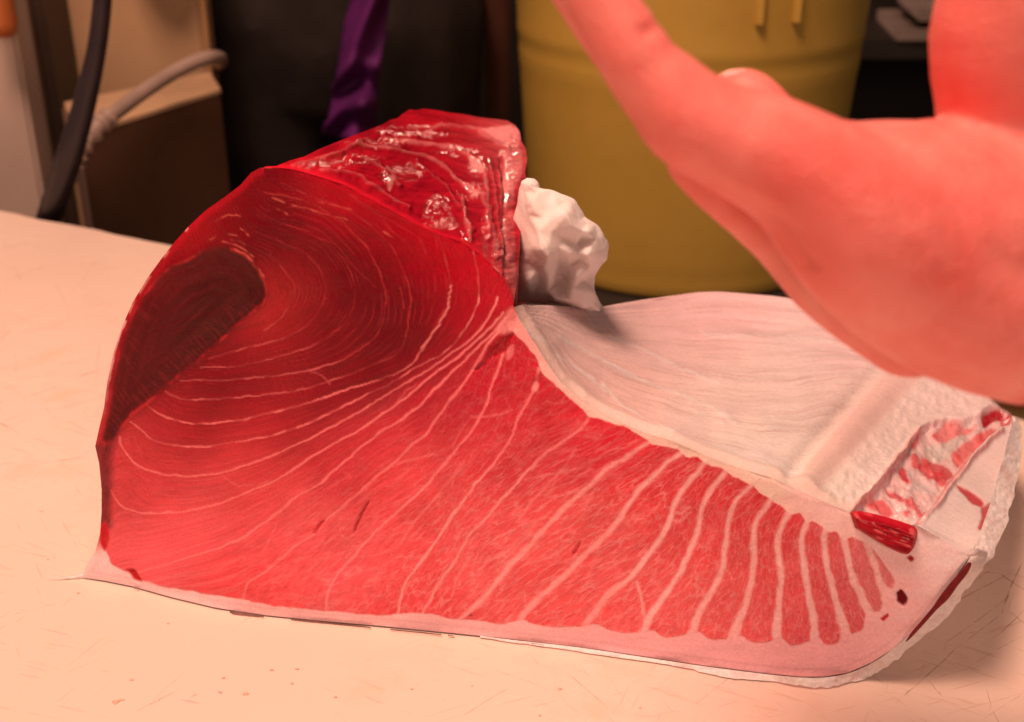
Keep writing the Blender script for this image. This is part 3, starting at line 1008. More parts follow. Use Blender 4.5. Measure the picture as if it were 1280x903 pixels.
# along coordinate in cells of about 9 px, across in the same unit
g = np.c_[across * np.where(across > 14, 3.4, 3.0), q[:, 1] / 15.0 + q[:, 0] / 60.0]
flow = np.c_[g, np.zeros(len(q))]
relief = 0.00022 * ridge * vnoise(q[:, 0] / 4, q[:, 1] / 4) + 0.0016 * (fbm(q[:, 0] / 55, q[:, 1] / 55, 3) - 0.5) - 0.0010 * np.clip(hole, 0, 1)
relief += 0.0012 * (np.exp(-((cored) / 5.0) ** 2) * 0.4 - corem * 0.5) + 0.0007 * (fbm(across * 2.2, q[:, 1] / 30, 3) - .5) * (1 - rimm)
# rounding towards the upper lip and the foot
relief *= sstep(0, 5, outd)
pos_r = pos + FN[None] * relief[:, None]
low = pos_r[:, 2] < 0.0008
pos_r[low, 2] = 0.0008
wet = np.clip(0.25 + 0.5 * corem + 0.5 * sstep(10, 3, across) - 0.2 * rimm, 0, 1)
att = {'tint': ('FLOAT_COLOR', np.clip(col / LIT, 0.0015, 0.93)), 'marble': ('FLOAT', marble), 'flow': ('FLOAT_VECTOR', flow), 'wet': ('FLOAT', wet), 'grain': ('FLOAT', np.clip((1 - .9 * rimm) * (1 - .75 * fat), 0, 1))}
vl = pos_r - TO
nr = vert_normals(vl, fc)
if (nr @ FN).mean() < 0:
    nr = -nr
    fc = fc[:, ::-1].copy()
fcm = lambda a: a[fc].mean(1)
lab = np.full(len(fc), -9)
fa = fcm(across)
lab = np.clip(np.floor(fa).astype(int), 0, 26)
is_core = fcm(corem) > .5
is_rim = fcm(rimm) > .5
is_wide = (fcm(wide) > .5) & ~is_core
lab[is_core] = 100
lab[is_wide | is_rim] = 200
FACEPARTS = []
def islands(fsel):
    """split faces (by index) into connected patches"""
    par = {}
    def find(a):
        while par[a] != a:
            par[a] = par[par[a]]
            a = par[a]
        return a
    for f4 in fsel.tolist():
        for v_ in f4:
            par.setdefault(v_, v_)
        r0 = find(f4[0])
        for v_ in f4[1:]:
            par[find(v_)] = r0
            r0 = find(r0)
    return np.array([find(f4[0]) for f4 in fsel.tolist()])


for k in range(0, 27):
    ids = np.where(lab == k)[0]
    if len(ids) == 0:
        continue
    isl = islands(fc[ids])
    for u in np.unique(isl):
        sel = ids[isl == u]
        if len(sel) < 60:
            lab[sel] = 200
            continue
        mk = np.zeros(len(fc), bool)
        mk[sel] = True
        subset('muscle_band', vl, fc, mk, FLESH, tuna, att, nr)
o = subset('dark_muscle', vl, fc, lab == 100, FLESH, tuna, att, nr)
o['label'] = 'dark maroon blood line at the upper left of the cut face'
subset('fat_layer', vl, fc, lab == 200, FLESH, tuna, att, nr)

# ------------------------------------------------------------------ top of the block
TOPF = [(325, 210), (350, 210), (366, 212), (385, 217), (408, 224), (430, 231), (445, 239), (462, 248), (480, 258), (500, 269), (520, 280), (540, 290), (560, 297), (578, 303), (590, 312), (603, 320), (614, 332), (626, 344), (634, 358), (640, 372), (642, 384)]
TOP_OUT = np.array(TOPF + [(645, 360), (648, 330), (650, 300), (653, 262), (656, 240), (658, 226), (656, 215), (659, 200), (657, 186), (652, 178), (649, 164), (643, 156), (634, 151), (618, 149), (600, 147), (580, 143), (562, 141), (546, 138), (530, 136), (520, 138), (512, 137), (504, 142), (497, 148), (488, 150), (480, 155),
                            (462, 162), (440, 170), (420, 178), (400, 186), (380, 196), (362, 201), (345, 208), (335, 208)], float)
tp = [(p, face_y(p)[0]) for p in TOPF] + [((400, 186), .555), ((440, 170), .62), ((480, 155), .69), ((512, 137), .735), ((560, 141), .75), ((600, 147), .755), ((634, 151), .75), ((650, 180), .72), ((657, 215), .675), ((653, 262), .61), ((649, 310), .55), ((645, 355), .505),
                                      ((540, 230), .60), ((600, 260), .565)]
TOPY = TPS([p for p, _ in tp], [y for _, y in tp], 0.004)
q, fc = region(TOP_OUT, 1.3)
yy = TOPY(q)
pos = at_y(q[:, 0], q[:, 1], yy)
qq = q + 2.2 * np.c_[fbm(q[:, 0] / 9, q[:, 1] / 9, 3) - 0.5, fbm(q[:, 0] / 9 + 31, q[:, 1] / 9 + 7, 3) - 0.5] * 2
col = rbf(q, [(350, 207), (420, 205), (500, 180), (560, 160), (560, 230), (500, 240), (600, 190), (640, 180), (640, 250), (636, 330), (600, 290), (560, 270), (615, 260), (540, 285), (440, 232), (640, 372)],
          lin(np.array([(215, 20, 30), (165, 14, 24), (165, 14, 24), (170, 14, 22), (158, 12, 24), (165, 14, 26), (168, 16, 26), (215, 80, 72), (205, 45, 48), (200, 35, 40), (182, 15, 28), (172, 14, 26), (176, 15, 28), (185, 14, 26), (205, 18, 30), (240, 95, 85)])))
col *= (0.42 + 0.72 * fbm((q[:, 0] + q[:, 1] * .4) / 30, (q[:, 1] - q[:, 0] * .18) / 4.5, 4))[:, None]
ridge = np.zeros(len(q))
fat = np.zeros(len(q))
TL = [([(446, 181), (475, 186), (503, 191), (530, 197), (548, 206), (566, 222), (584, 240), (604, 247)], 1.5, .55), ([(480, 175), (510, 178), (542, 183), (570, 188), (592, 200), (604, 214), (608, 245), (614, 290), (618, 322)], 1.9, .7), ([(440, 196), (470, 206), (485, 222), (500, 232)], 1.4, .4),
      ([(510, 160), (545, 160), (580, 160), (612, 164), (636, 170)], 1.6, .5), ([(577, 250), (581, 275), (587, 303)], 2.0, .6), ([(598, 236), (606, 262), (609, 300)], 1.3, .55), ([(623, 320), (626, 290), (627, 250), (624, 215)], 1.6, .6), ([(600, 165), (622, 178), (634, 186)], 2.5, .6),
      ([(365, 207), (410, 196), (450, 178)], 1.2, .35), ([(400, 214), (440, 220), (470, 236), (510, 262)], 1.1, .3), ([(610, 200), (618, 240), (622, 300), (630, 340)], 1.2, .3), ([(520, 205), (560, 240), (590, 290)], .9, .18), ([(470, 165), (520, 172)], 1.1, .3)]  # pale fat streaks, a few of them wet glints painted in fat tone
for L, w, s in TL:
    d, t = dist_line(qq, smooth_line(L, 5))
    mm = (1 - sstep(w * .5, w + 1.5, d)) * s * (0.4 + 0.6 * vnoise(q[:, 0] / 7, q[:, 1] / 7)) * 1.2
    fat = np.maximum(fat, np.clip(mm * .5, 0, 1))
    ridge += np.exp(-(d / 4.0) ** 2) * .8
for poly, s in [([(585, 197), (598, 199), (606, 208), (604, 219), (594, 212)], .8), ([(572, 226), (586, 232), (598, 240), (594, 246), (580, 238)], .75), ([(482, 222), (494, 219), (492, 228), (486, 238)], .6), ([(600, 164), (624, 158), (640, 158), (646, 172), (632, 182), (620, 176)], .75), ([(630, 190), (646, 182), (654, 200), (648, 230), (636, 240)], .35)]:  # fat patches; the small left one is a glint painted in
    p = smooth_line(np.vstack([poly, poly[:1]]), 4)[:-1]
    fat = np.maximum(fat, sstep(-2, 2.5, sdf(qq, p)) * s)
d, t = dist_line(qq, smooth_line([(646, 165), (640, 190), (636, 230), (636, 280), (638, 330), (640, 375)], 5))
strip = (1 - sstep(4, 9, d)) * (0.35 + 0.75 * sstep(.35, .65, fbm(q[:, 0] / 10, q[:, 1] / 18, 4)))
fat = np.maximum(fat, np.clip(strip * .6, 0, 1))
dr, _ = dist_line(qq, smooth_line([(628, 200), (630, 250), (628, 300), (632, 345)], 5))
ridge -= np.exp(-(dr / 3.0) ** 2)
col = col * (1 - fat[:, None]) + lin(np.array([236, 120, 105])) * fat[:, None]
fl = 1 - sstep(1, 7, dist_line(q, np.array(TOPF, float))[0])
col = col * (1 - .55 * fl[:, None]) + lin(np.array([222, 22, 34])) * .55 * fl[:, None]
wetm = np.zeros(len(q))
for cx_, cy_, rx_, ry_ in [(548, 262, 20, 16), (552, 280, 22, 8), (430, 200, 45, 7), (470, 180, 40, 7), (505, 215, 26, 12), (485, 222, 12, 10), (520, 165, 45, 8), (600, 208, 14, 14), (582, 288, 6, 24), (606, 300, 5, 35), (636, 200, 12, 26), (630, 260, 7, 40), (622, 320, 8, 28), (590, 240, 18, 10), (570, 190, 26, 7), (400, 210, 30, 6)]:
    wetm = np.maximum(wetm, np.exp(-((q[:, 0] - cx_) / rx_) ** 2 - ((q[:, 1] - cy_) / ry_) ** 2))
wetm = .9 * sstep(.22, .55, wetm * (0.35 + 1.2 * fbm(q[:, 0] / 7, q[:, 1] / 5, 3))) * sstep(.3, .52, fbm(q[:, 0] / 3.2, q[:, 1] / 2.4, 2))
wavy = fbm(q[:, 0] / 26 + q[:, 1] / 60, q[:, 1] / 11, 4) - .5
lump = fbm(q[:, 0] / 5.0, q[:, 1] / 3.2, 3) - .5
edgef = sstep(0, 10, sdf(q, TOP_OUT))
relief = edgef * (0.0018 * np.clip(ridge, -1, 1.2) + 0.0032 * wavy + 0.00025 * lump)
nr0 = vert_normals(pos, fc)
if nr0[:, 2].mean() < 0:
    nr0 = -nr0
    fc = fc[:, ::-1].copy()
pos = pos + nr0 * relief[:, None]
vl = pos - TO
nr = vert_normals(vl, fc)
att = {'tint': ('FLOAT_COLOR', np.clip(col / LIT, 0.0015, 0.93)), 'marble': ('FLOAT', np.zeros(len(q))), 'flow': ('FLOAT_VECTOR', np.c_[(q[:, 1] - q[:, 0] * .25) / 9, q[:, 0] / 40, 0 * yy]), 'wet': ('FLOAT', wetm), 'grain': ('FLOAT', np.ones(len(q)))}
mesh_obj('upper_cut_surface', vl, fc, WETFLESH, tuna, att, nr)

# ------------------------------------------------------------------ cavity lining and belly strip
RIM = [(642, 384), (648, 398), (657, 411), (669, 430), (683, 453), (700, 477), (727, 501), (756, 519), (782, 531), (805, 541), (842, 552), (880, 569), (925, 586), (966, 598), (990, 610), (1015, 621), (1040, 632), (1060, 640), (1075, 652), (1095, 662), (1120, 660), (1145, 656), (1175, 673), (1212, 696)]
CAV_OUT = np.array(RIM + [(1222, 676), (1232, 650), (1240, 622), (1250, 590), (1259, 556), (1266, 530), (1266, 516), (1262, 508), (1250, 504), (1238, 490), (1215, 468), (1180, 440), (1140, 412), (1100, 392), (1065, 381), (1030, 376), (990, 371), (950, 368), (910, 366), (870, 367), (835, 370), (800, 375), (755, 383), (720, 383), (690, 382), (655, 382)], float)
cp = [(p, face_y(p)[0]) for p in RIM] + [((655, 382), .515), ((690, 382), .56), ((755, 383), .615), ((800, 375), .655), ((870, 367), .69), ((950, 368), .70), ((1030, 376), .695), ((1100, 392), .685), ((1180, 440), .65), ((1238, 490), .615), ((1266, 516), .59),
                                         ((1222, 676), .44), ((1240, 622), .487), ((1259, 556), .55), ((1000, 480), .575), ((850, 450), .59), ((1150, 560), .53)]
CAVY = TPS([p for p, _ in cp], [y for _, y in cp], 0.003)
q, fc = region(CAV_OUT, 1.5)
yy = CAVY(q)
pos = at_y(q[:, 0], q[:, 1], yy)
qq = q + 2.5 * np.c_[fbm(q[:, 0] / 12, q[:, 1] / 12, 3) - 0.5, fbm(q[:, 0] / 12 + 31, q[:, 1] / 12 + 7, 3) - 0.5] * 2
sp, sv = [], []
for k, L in enumerate([[(645, 384), (690, 383), (760, 385), (870, 369), (950, 370), (1030, 378), (1120, 402)], [(660, 391), (760, 410), (870, 418), (960, 420), (1090, 430)], [(665, 398), (730, 432), (800, 452), (900, 466), (1000, 468), (1090, 466)],
                       [(668, 408), (730, 462), (800, 496), (880, 518), (960, 528), (1040, 520)], [(660, 414), (700, 475), (756, 517), (805, 540), (880, 568), (960, 596), (1010, 617)], [(1060, 640), (1140, 690)]]):
    for p in L:
        sp.append(p)
        sv.append(k)
STR = TPS(sp, sv, 0.003)
st = STR(q)
x, y = q[:, 0], q[:, 1]
col = rbf(q, [(700, 400), (760, 460), (850, 420), (900, 380), (900, 500), (1000, 450), (1000, 540), (950, 590), (1050, 560), (1100, 520), (1150, 490), (1020, 600), (1100, 590), (1060, 400), (1180, 470), (1180, 620), (1220, 640), (1250, 560), (1210, 570), (740, 505), (860, 372)],
          lin(np.array([(244, 172, 150), (240, 168, 146), (232, 166, 146), (244, 165, 148), (244, 180, 156), (236, 176, 154), (248, 186, 160), (255, 196, 164), (252, 172, 146), (252, 178, 152), (248, 182, 158), (255, 196, 165), (250, 190, 165), (238, 168, 150), (246, 178, 155), (252, 186, 162), (252, 182, 158), (250, 178, 155), (250, 178, 155), (242, 165, 142), (248, 160, 145)])))
col *= np.array([1.10, 1.03, 1.02])
# edge line of the striped lining and the smoother bands outside it
bl = smooth_line([(985, 606), (1000, 580), (1030, 545), (1065, 505), (1100, 465), (1130, 440), (1160, 420)], 5)
bandd = np.where(inside(q, np.vstack([bl, [(1300, 400), (1300, 800), (985, 800)]])), 1, -1) * np.minimum(dist_line(q, bl)[0], 80)
band = sstep(-6, 6, bandd)
amt = (1 - band) * sstep(0, 14, dist_line(q, np.array(RIM, float))[0])
strip_m = inside(q, np.array([(1145, 656), (1170, 630), (1190, 602), (1215, 572), (1250, 538), (1300, 500), (1300, 760), (1140, 760)], float)).astype(float)
rough_b = np.clip(0.15 + 0.9 * np.exp(-((bandd + 6) / 16.0) ** 2) + 0.9 * sstep(38, 52, bandd), 0, 1)
# rose tint of the smooth band, creamy crest along the rim
rb = sstep(4, 12, bandd) * (1 - sstep(34, 48, bandd))
col = col * (1 - .5 * rb[:, None]) + lin(np.array([250, 160, 135])) * .5 * rb[:, None]
ck = 1 - sstep(3, 16, dist_line(q, np.array(RIM[:18], float))[0])
col = col * (1 - .8 * ck[:, None]) + lin(np.array([250, 178, 148])) * .8 * ck[:, None]
ridge = np.zeros(len(q))
for L, w, s in [([(755, 480), (768, 500), (790, 516), (815, 532), (840, 545)], 1.5, .6), ([(655, 410), (690, 440), (740, 475), (756, 492)], 1.2, .4), ([(700, 420), (760, 455), (830, 485), (890, 510), (920, 530)], 1.4, .5), ([(870, 515), (885, 522), (905, 532)], 1.3, .5), ([(760, 420), (830, 450), (900, 480)], 1.1, .35), ([(880, 420), (950, 418), (1040, 425)], 1.0, .3)]:
    d, t = dist_line(qq, smooth_line(L, 5))
    mm = (1 - sstep(w * .4, w + 1.6, d)) * s
    col = col * (1 - mm[:, None]) + lin(np.array([255, 205, 182])) * mm[:, None]
    ridge += np.exp(-(d / 3.0) ** 2) * .4
hole = np.zeros(len(q))
q_, col_q = qq, col
# torn bone socket: red, grey and pale patches between two raised edges
SOCK = smooth_line([(1066, 640), (1082, 622), (1104, 600), (1122, 578), (1140, 552), (1156, 534), (1176, 524), (1200, 524), (1226, 516), (1238, 506), (1252, 504), (1262, 512), (1262, 524), (1246, 536), (1222, 560), (1204, 586), (1184, 612), (1166, 636), (1144, 656), (1120, 660), (1092, 658)], 4)
sd = sdf(qq, SOCK)
sm = sstep(-2, 2, sd)
t1 = fbm((x + y) / 26, (x - y) / 14, 4)
t2 = fbm(x / 9 + 40, y / 9, 4)
sc = lin(np.array([236, 160, 140]))[None] * np.ones((len(q), 1))
rd = .8 * sstep(.55, .68, t1 * .65 + t2 * .35 + 0.06 * np.sin((x - y) / 9.0))
sc = sc * (1 - rd[:, None]) + lin(np.array([222, 52, 52])) * rd[:, None]
gy = sstep(.56, .68, fbm(x / 18 + 90, y / 14 + 4, 3))
sc = sc * (1 - .8 * gy[:, None]) + lin(np.array([222, 165, 145])) * .8 * gy[:, None]
col = col * (1 - sm[:, None]) + sc * sm[:, None]
for poly, c_, k_ in [([(1228, 516), (1240, 506), (1254, 505), (1258, 512), (1244, 520), (1232, 528)], (170, 12, 22), 1), ([(1252, 512), (1266, 514), (1264, 528), (1254, 530)], (200, 20, 30), .9), ([(1190, 560), (1215, 540), (1240, 528), (1250, 532), (1225, 552), (1200, 578)], (228, 70, 62), .75),
                     ([(1150, 578), (1162, 556), (1172, 570), (1190, 580), (1196, 588), (1180, 596), (1165, 592)], (215, 40, 42), .8), ([(1165, 540), (1185, 524), (1222, 528), (1200, 540), (1180, 546)], (232, 78, 70), .7), ([(1156, 552), (1180, 545), (1215, 533), (1190, 560), (1170, 570), (1158, 566)], (215, 165, 140), .8),
                     ([(1125, 582), (1132, 578), (1138, 598), (1128, 594)], (205, 30, 38), .9), ([(1088, 622), (1104, 618), (1118, 630), (1106, 636)], (214, 48, 48), .8), ([(1104, 604), (1122, 608), (1134, 620), (1120, 616)], (205, 35, 40), .8),
                     ([(1194, 606), (1204, 609), (1222, 620), (1232, 628), (1226, 634), (1208, 622)], (205, 30, 38), .9), ([(1228, 634), (1238, 628), (1242, 630), (1236, 650), (1229, 662), (1225, 658)], (200, 25, 35), .85), ([(1060, 642), (1068, 636), (1072, 648), (1064, 652)], (205, 25, 35), .7)]:
    p = smooth_line(np.vstack([poly, poly[:1]]), 4)[:-1]
    s = sstep(-1.6, 2.2, sdf(qq, p)) * k_
    col = col * (1 - s[:, None]) + lin(np.array(c_)) * s[:, None]
    hole += s * .5
dE, _ = dist_line(qq, smooth_line([(1145, 652), (1170, 630), (1190, 602), (1215, 572), (1250, 538)], 5))
dE2, _ = dist_line(qq, smooth_line([(1068, 634), (1090, 616), (1112, 588), (1136, 556), (1150, 540)], 5))
redline = np.maximum(np.exp(-((dE - 3) / 1.6) ** 2), np.exp(-((dE2 - 2) / 1.6) ** 2)) * .6
col = col * (1 - redline[:, None]) + lin(np.array([215, 60, 58])) * redline[:, None]
wn = sstep(1.5, 0, np.abs(dist_line(qq, np.array([(1145, 655), (1205, 690)], float))[0]))
hump = 0.0024 * np.exp(-((bandd - 20) / 16.0) ** 2) - 0.002 * np.exp(-((bandd + 4) / 10.0) ** 2)
socket = sm * (-0.0035 + 0.0016 * (t2 - .5) + 0.004 * (t1 - .5)) + 0.003 * (np.exp(-(dE / 4) ** 2) + 0.7 * np.exp(-(dE2 / 4) ** 2))
relief = hump + socket + 0.0006 * ridge + 0.0018 * (fbm(st * 6, x / 120, 3) - .5) * amt + 0.0014 * (fbm(x / 9, y / 9, 3) - .5) * sstep(38, 52, bandd) * (1 - strip_m) + 0.003 * (fbm(x / 80, y / 60, 3) - .5) - .001 * hole
rd_ = dist_line(q, np.array(RIM, float))[0]
relief *= sstep(0, 9, rd_)
relief += 0.002 * sstep(0, 6, rd_) * np.exp(-((rd_ - 6) / 6.0) ** 2) * sstep(1060, 1000, x)
nr0 = vert_normals(pos, fc)
if nr0[:, 2].mean() < 0:
    nr0 = -nr0
    fc = fc[:, ::-1].copy()
pos = pos + nr0 * relief[:, None]
vl = pos - TO
nr = vert_normals(vl, fc)
wet = np.clip(rough_b * (1 - .8 * strip_m) * (1 - .7 * sm) + .2 * sm, 0, 1)
att = {'tint': ('FLOAT_COLOR', np.clip(col / LIT, 0.0015, 0.93)), 'marble': ('FLOAT', amt), 'flow': ('FLOAT_VECTOR', np.c_[x / 45.0, st * 2.2, 0 * yy]), 'wet': ('FLOAT', wet)}
fb = bandd[fc].mean(1)
fs = sm[fc].mean(1) > .5
right_of = (dE2[fc].mean(1) >= 0) & inside(q[fc].mean(1), np.array([(1145, 656), (1170, 630), (1190, 602), (1215, 572), (1250, 538), (1300, 500), (1300, 760), (1140, 760)], float)) & ~fs
subset('cavity_lining', vl, fc, (fb <= 0) & ~fs & ~right_of, MEMB, tuna, att, nr)
subset('belly_wall', vl, fc, (fb > 0) & ~fs & ~right_of, MEMB, tuna, att, nr)
subset('bone_socket', vl, fc, fs, MEMB, tuna, att, nr)
subset('fat_strip', vl, fc, right_of, MEMB, tuna, att, nr)

# cut bone end sitting at the lower end of the socket
BONE = smooth_line([(1062, 640), (1072, 637), (1100, 643), (1130, 652), (1145, 660), (1144, 676), (1137, 689), (1128, 691), (1106, 681), (1084, 668), (1068, 658)], 5)
q, fc = region(BONE, 1.1)
bp = face_pos(q)
bd = sdf(q, BONE)
u_ = (q[:, 0] - 1062) * .93 + (q[:, 1] - 640) * .36
w_ = -(q[:, 0] - 1062) * .36 + (q[:, 1] - 640) * .93
g1 = fbm(u_ / 26, w_ / 3.2, 3)
bp = bp + FN * (0.0035 * sstep(0, 6, bd) + 0.0022 * (g1 - .5) * sstep(0, 4, bd))[:, None] + np.array([0, -0.001, 0.0])
bc = lin(np.array([168, 12, 22])) * (0.55 + 0.9 * g1)[:, None]
lt = sstep(.56, .68, fbm(u_ / 20 + 9, w_ / 4.0 + 3, 3))
bc = bc * (1 - .6 * lt[:, None]) + lin(np.array([235, 95, 82])) * .6 * lt[:, None]
eg = 1 - sstep(1, 5, bd)
bc = bc * (1 - .5 * eg[:, None]) + lin(np.array([214, 30, 38])) * .5 * eg[:, None]
vl = bp - TO
nr = vert_normals(vl, fc)
if (nr @ FN).mean() < 0:
    nr = -nr
    fc = fc[:, ::-1].copy()
mesh_obj('bone_end', vl, fc, WETFLESH, tuna, {'tint': ('FLOAT_COLOR', np.clip(bc / LIT, .003, .93)), 'marble': ('FLOAT', 0 * bd), 'flow': ('FLOAT_VECTOR', np.c_[w_ / 6, u_ / 40, 0 * bd]), 'wet': ('FLOAT', np.ones(len(q))), 'grain': ('FLOAT', np.ones(len(q)))}, nr)

# ------------------------------------------------------------------ skin peeling away along the right and the foot
SK_IN = [(1266, 530), (1258, 560), (1248, 592), (1240, 622), (1230, 652), (1214, 694), (1190, 728), (1165, 761), (1140, 790), (1115, 812), (1090, 829), (1060, 842), (1030, 847), (1000, 847), (950, 842), (880, 833), (800, 821), (720, 809), (640, 800), (600, 795)]
SK_OUT = [(600, 797), (640, 803), (700, 811), (760, 820), (820, 829), (860, 836), (900, 845), (940, 850), (975, 853), (1000, 857), (1022, 859), (1045, 858), (1062, 853), (1085, 848), (1098, 838), (1118, 827), (1150, 800), (1180, 775), (1203, 745), (1228, 712), (1244, 690), (1256, 660), (1266, 626), (1273, 590), (1277, 560), (1277, 536), (1272, 520)]
so = smooth_line(SK_OUT, 6)
rg = (fbm(np.arange(len(so)) / 1.6, np.zeros(len(so)), 3) - .5) * 7
nrm2 = np.gradient(so, axis=0)
nrm2 = np.c_[nrm2[:, 1], -nrm2[:, 0]] / np.linalg.norm(nrm2, axis=1, keepdims=True)
so = so + nrm2 * (rg * np.clip(np.linspace(0.2, 1.6, len(so)), 0, 1))[:, None]
SKP = np.vstack([smooth_line(SK_IN, 4), so])
q, fc = region(SKP, 1.2)
gi = CAVY(np.clip(q, [0, 0], [1266, 2000]))
skp = [((600, 795), face_y((600, 795))[0]), ((800, 821), face_y((800, 821))[0]), ((950, 842), face_y((950, 842))[0]), ((1060, 842), face_y((1060, 842))[0] - .001), ((1115, 812), face_y((1115, 812))[0]), ((1165, 761), face_y((1165, 761))[0]), ((1214, 694), face_y((1214, 694))[0]),
       ((1240, 622), .487), ((1258, 560), .545), ((1266, 530), .575), ((1277, 545), .575), ((1266, 626), .494), ((1244, 690), .437), ((1203, 745), .430), ((1150, 800), .431), ((1098, 838), .432), ((1045, 858), at_z(1045, 858, .001)[1]), ((975, 853), at_z(975, 853, .001)[1]), ((860, 836), at_z(860, 836, .001)[1]), ((700, 811), at_z(700, 811, .001)[1])]
SKY = TPS([p for p, _ in skp], [y for _, y in skp], 0.004)
yy = SKY(q)
pos = at_y(q[:, 0], q[:, 1], yy)
gz = at_z(q[:, 0], q[:, 1], 0.0009)
lw = pos[:, 2] < 0.0009
pos[lw] = gz[lw]
nr0 = vert_normals(pos, fc)
if (nr0 @ (CAM - pos.mean(0))).mean() < 0:
    nr0 = -nr0
    fc = fc[:, ::-1].copy()
pos = pos + nr0 * ((0.0012 * (fbm(q[:, 0] / 7, q[:, 1] / 7, 4) - .5)) * sstep(0, 4, sdf(q, SKP)))[:, None]
pos[:, 2] = np.maximum(pos[:, 2], 0.0006)
vl = pos - TO
mesh_obj('skin', vl, fc, SKIN, tuna, None, vert_normals(vl, fc))
# dark slit between skin and flesh
slit_m = basic('dried_blood', alb((120, 12, 16)), 0.3, 0.4, 300, 0.3)
SLIT = smooth_line([(1209, 698), (1213, 700), (1208, 712), (1196, 727), (1184, 744), (1170, 757), (1154, 775), (1138, 792), (1131, 797), (1140, 783), (1156, 765), (1166, 752), (1174, 740), (1188, 722), (1200, 709)], 3)
q, fc = region(SLIT, 1.2)
bp = face_pos(q) + FN * 0.0035
mesh_obj('blood_slit', bp - TO, fc, slit_m, tuna, None, np.tile(FN, (len(q), 1)))
# dark skin crumbs under the face; right part paints the shadow gap
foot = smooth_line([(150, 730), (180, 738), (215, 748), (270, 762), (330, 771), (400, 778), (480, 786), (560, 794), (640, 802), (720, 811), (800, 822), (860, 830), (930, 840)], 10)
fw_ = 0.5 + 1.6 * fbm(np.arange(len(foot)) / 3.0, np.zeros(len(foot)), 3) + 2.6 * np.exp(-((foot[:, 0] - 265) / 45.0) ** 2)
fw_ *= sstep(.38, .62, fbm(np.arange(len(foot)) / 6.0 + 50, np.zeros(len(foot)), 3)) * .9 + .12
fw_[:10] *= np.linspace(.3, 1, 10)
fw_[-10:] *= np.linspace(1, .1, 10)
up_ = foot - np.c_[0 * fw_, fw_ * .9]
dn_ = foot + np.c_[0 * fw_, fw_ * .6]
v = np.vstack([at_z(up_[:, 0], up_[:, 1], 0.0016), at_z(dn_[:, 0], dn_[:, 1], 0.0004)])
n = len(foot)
mesh_obj('skin_edge_gap_shade', v - TO - np.array([0, .0003, 0]), [(i, n + i, n + i + 1, i + 1) for i in range(n - 1) if fw_[i] > .9], SKIN_GAP_SHADE, tuna)

# grey sliver of fin hanging on the skin at the right corner
sl = np.array([at_y(1210, 694, .422), at_y(1220, 690, .425), at_y(1230, 692, .432), at_y(1240, 690, .445)])
tv, tf = tube_geo(smooth_line(sl, 6), np.interp(np.linspace(0, 1, 19), [0, .2, .7, 1], [.0006, .0016, .0012, .0006]), 8)
mesh_obj('skin_flap', tv - TO, tf, basic('grey_skin', alb((205, 150, 130)), .4, .2, 200, .3), tuna)
# thin fibre trailing from the lower left corner
sl = np.array([at_z(60, 724, .0006), at_z(78, 723, .0012), at_z(92, 722, .0008), at_z(108, 719, .0015)])
tv, tf = tube_geo(smooth_line(sl, 6), np.interp(np.linspace(0, 1, 19), [0, .5, 1], [.0001, .0005, .0016]), 6)
mesh_obj('sinew', tv - TO, tf, SKIN, tuna)

# hidden sides: left flank, back cut, right wall of the block, underside of the flap
left = np.array([face_pos(np.array([p]))[0] for p in FACE_OUT[:23]])[::-1]
nL = len(left)
tb_ = at_y(512, 137, .735)
bl_ = np.array([-0.10, .70, .001])
back = np.array([tb_ + (bl_ - tb_) * t + np.array([-.012 * math.sin(math.pi * t), 0, .01 * math.sin(math.pi * t)]) for t in np.linspace(0, 1, nL)])
topl = np.array([at_y(*p, y) for p, y in [((345, 208), .52), ((400, 186), .555), ((440, 170), .62), ((480, 155), .69)]])
rowsL = []
tc = np.vstack([left[:1], topl, tb_[None]])
tl_ = np.r_[0, np.cumsum(np.linalg.norm(np.diff(tc, axis=0), axis=1))]
ss = (np.arange(nL) / (nL - 1))[:, None]
for t in np.linspace(0, 1, 10):
    r = left + (back - left) * t
    pin = np.array([np.interp(t, tl_ / tl_[-1], tc[:, k]) for k in range(3)])
    r = r + (1 - ss) ** 2 * (pin - r[0])
    r[:, 0] += .012 * math.sin(math.pi * t) * ss[:, 0]
    rowsL.append(r + np.array([.002, .001, -.0018]))
v = np.vstack(rowsL)
f = [(i * nL + j, i * nL + j + 1, (i + 1) * nL + j + 1, (i + 1) * nL + j) for i in range(9) for j in range(nL - 1)]
mesh_obj('flank', v - TO, f, SKIN, tuna)
tops = [((512, 137), .735), ((560, 141), .75), ((600, 147), .755), ((634, 151), .75), ((657, 190), .715)]
bt = [at_y(*p, y) for p, y in tops]
cb = [at_y(*p, y) for p, y in [((755, 383), .615), ((800, 375), .655), ((870, 367), .69), ((950, 368), .70), ((1030, 376), .695), ((1100, 392), .685), ((1180, 440), .65), ((1238, 490), .615), ((1268, 520), .592)]]
jn = np.array([0.006, .71, .055])
chain = np.array(bt + [jn] + cb)
botm = chain.copy()
botm[:, 2] = 0.001
botm[-1] += np.array([-.03, -.0, 0])
v = np.vstack([chain - np.array([0, 0, .001]), botm])
n = len(chain)
mesh_obj('back_cut', v - TO, [(i, i + 1, n + i + 1, n + i) for i in range(n - 1)], basic('plain_tuna_flesh', alb((190, 40, 40)), .4, .3, 40, .3), tuna)
w1 = np.array([at_y(*p, y) for p, y in [((645, 360), .50), ((649, 310), .55), ((653, 262), .61), ((657, 215), .675), ((657, 190), .715)]])
w2 = w1 * np.array([1, 1, 0]) + np.array([-.003, 0, .05])
mesh_obj('block_side', np.vstack([w1, w2]) - TO, [(i, i + 1, 5 + i + 1, 5 + i) for i in range(4)], bpy.data.materials['plain_tuna_flesh'], tuna)
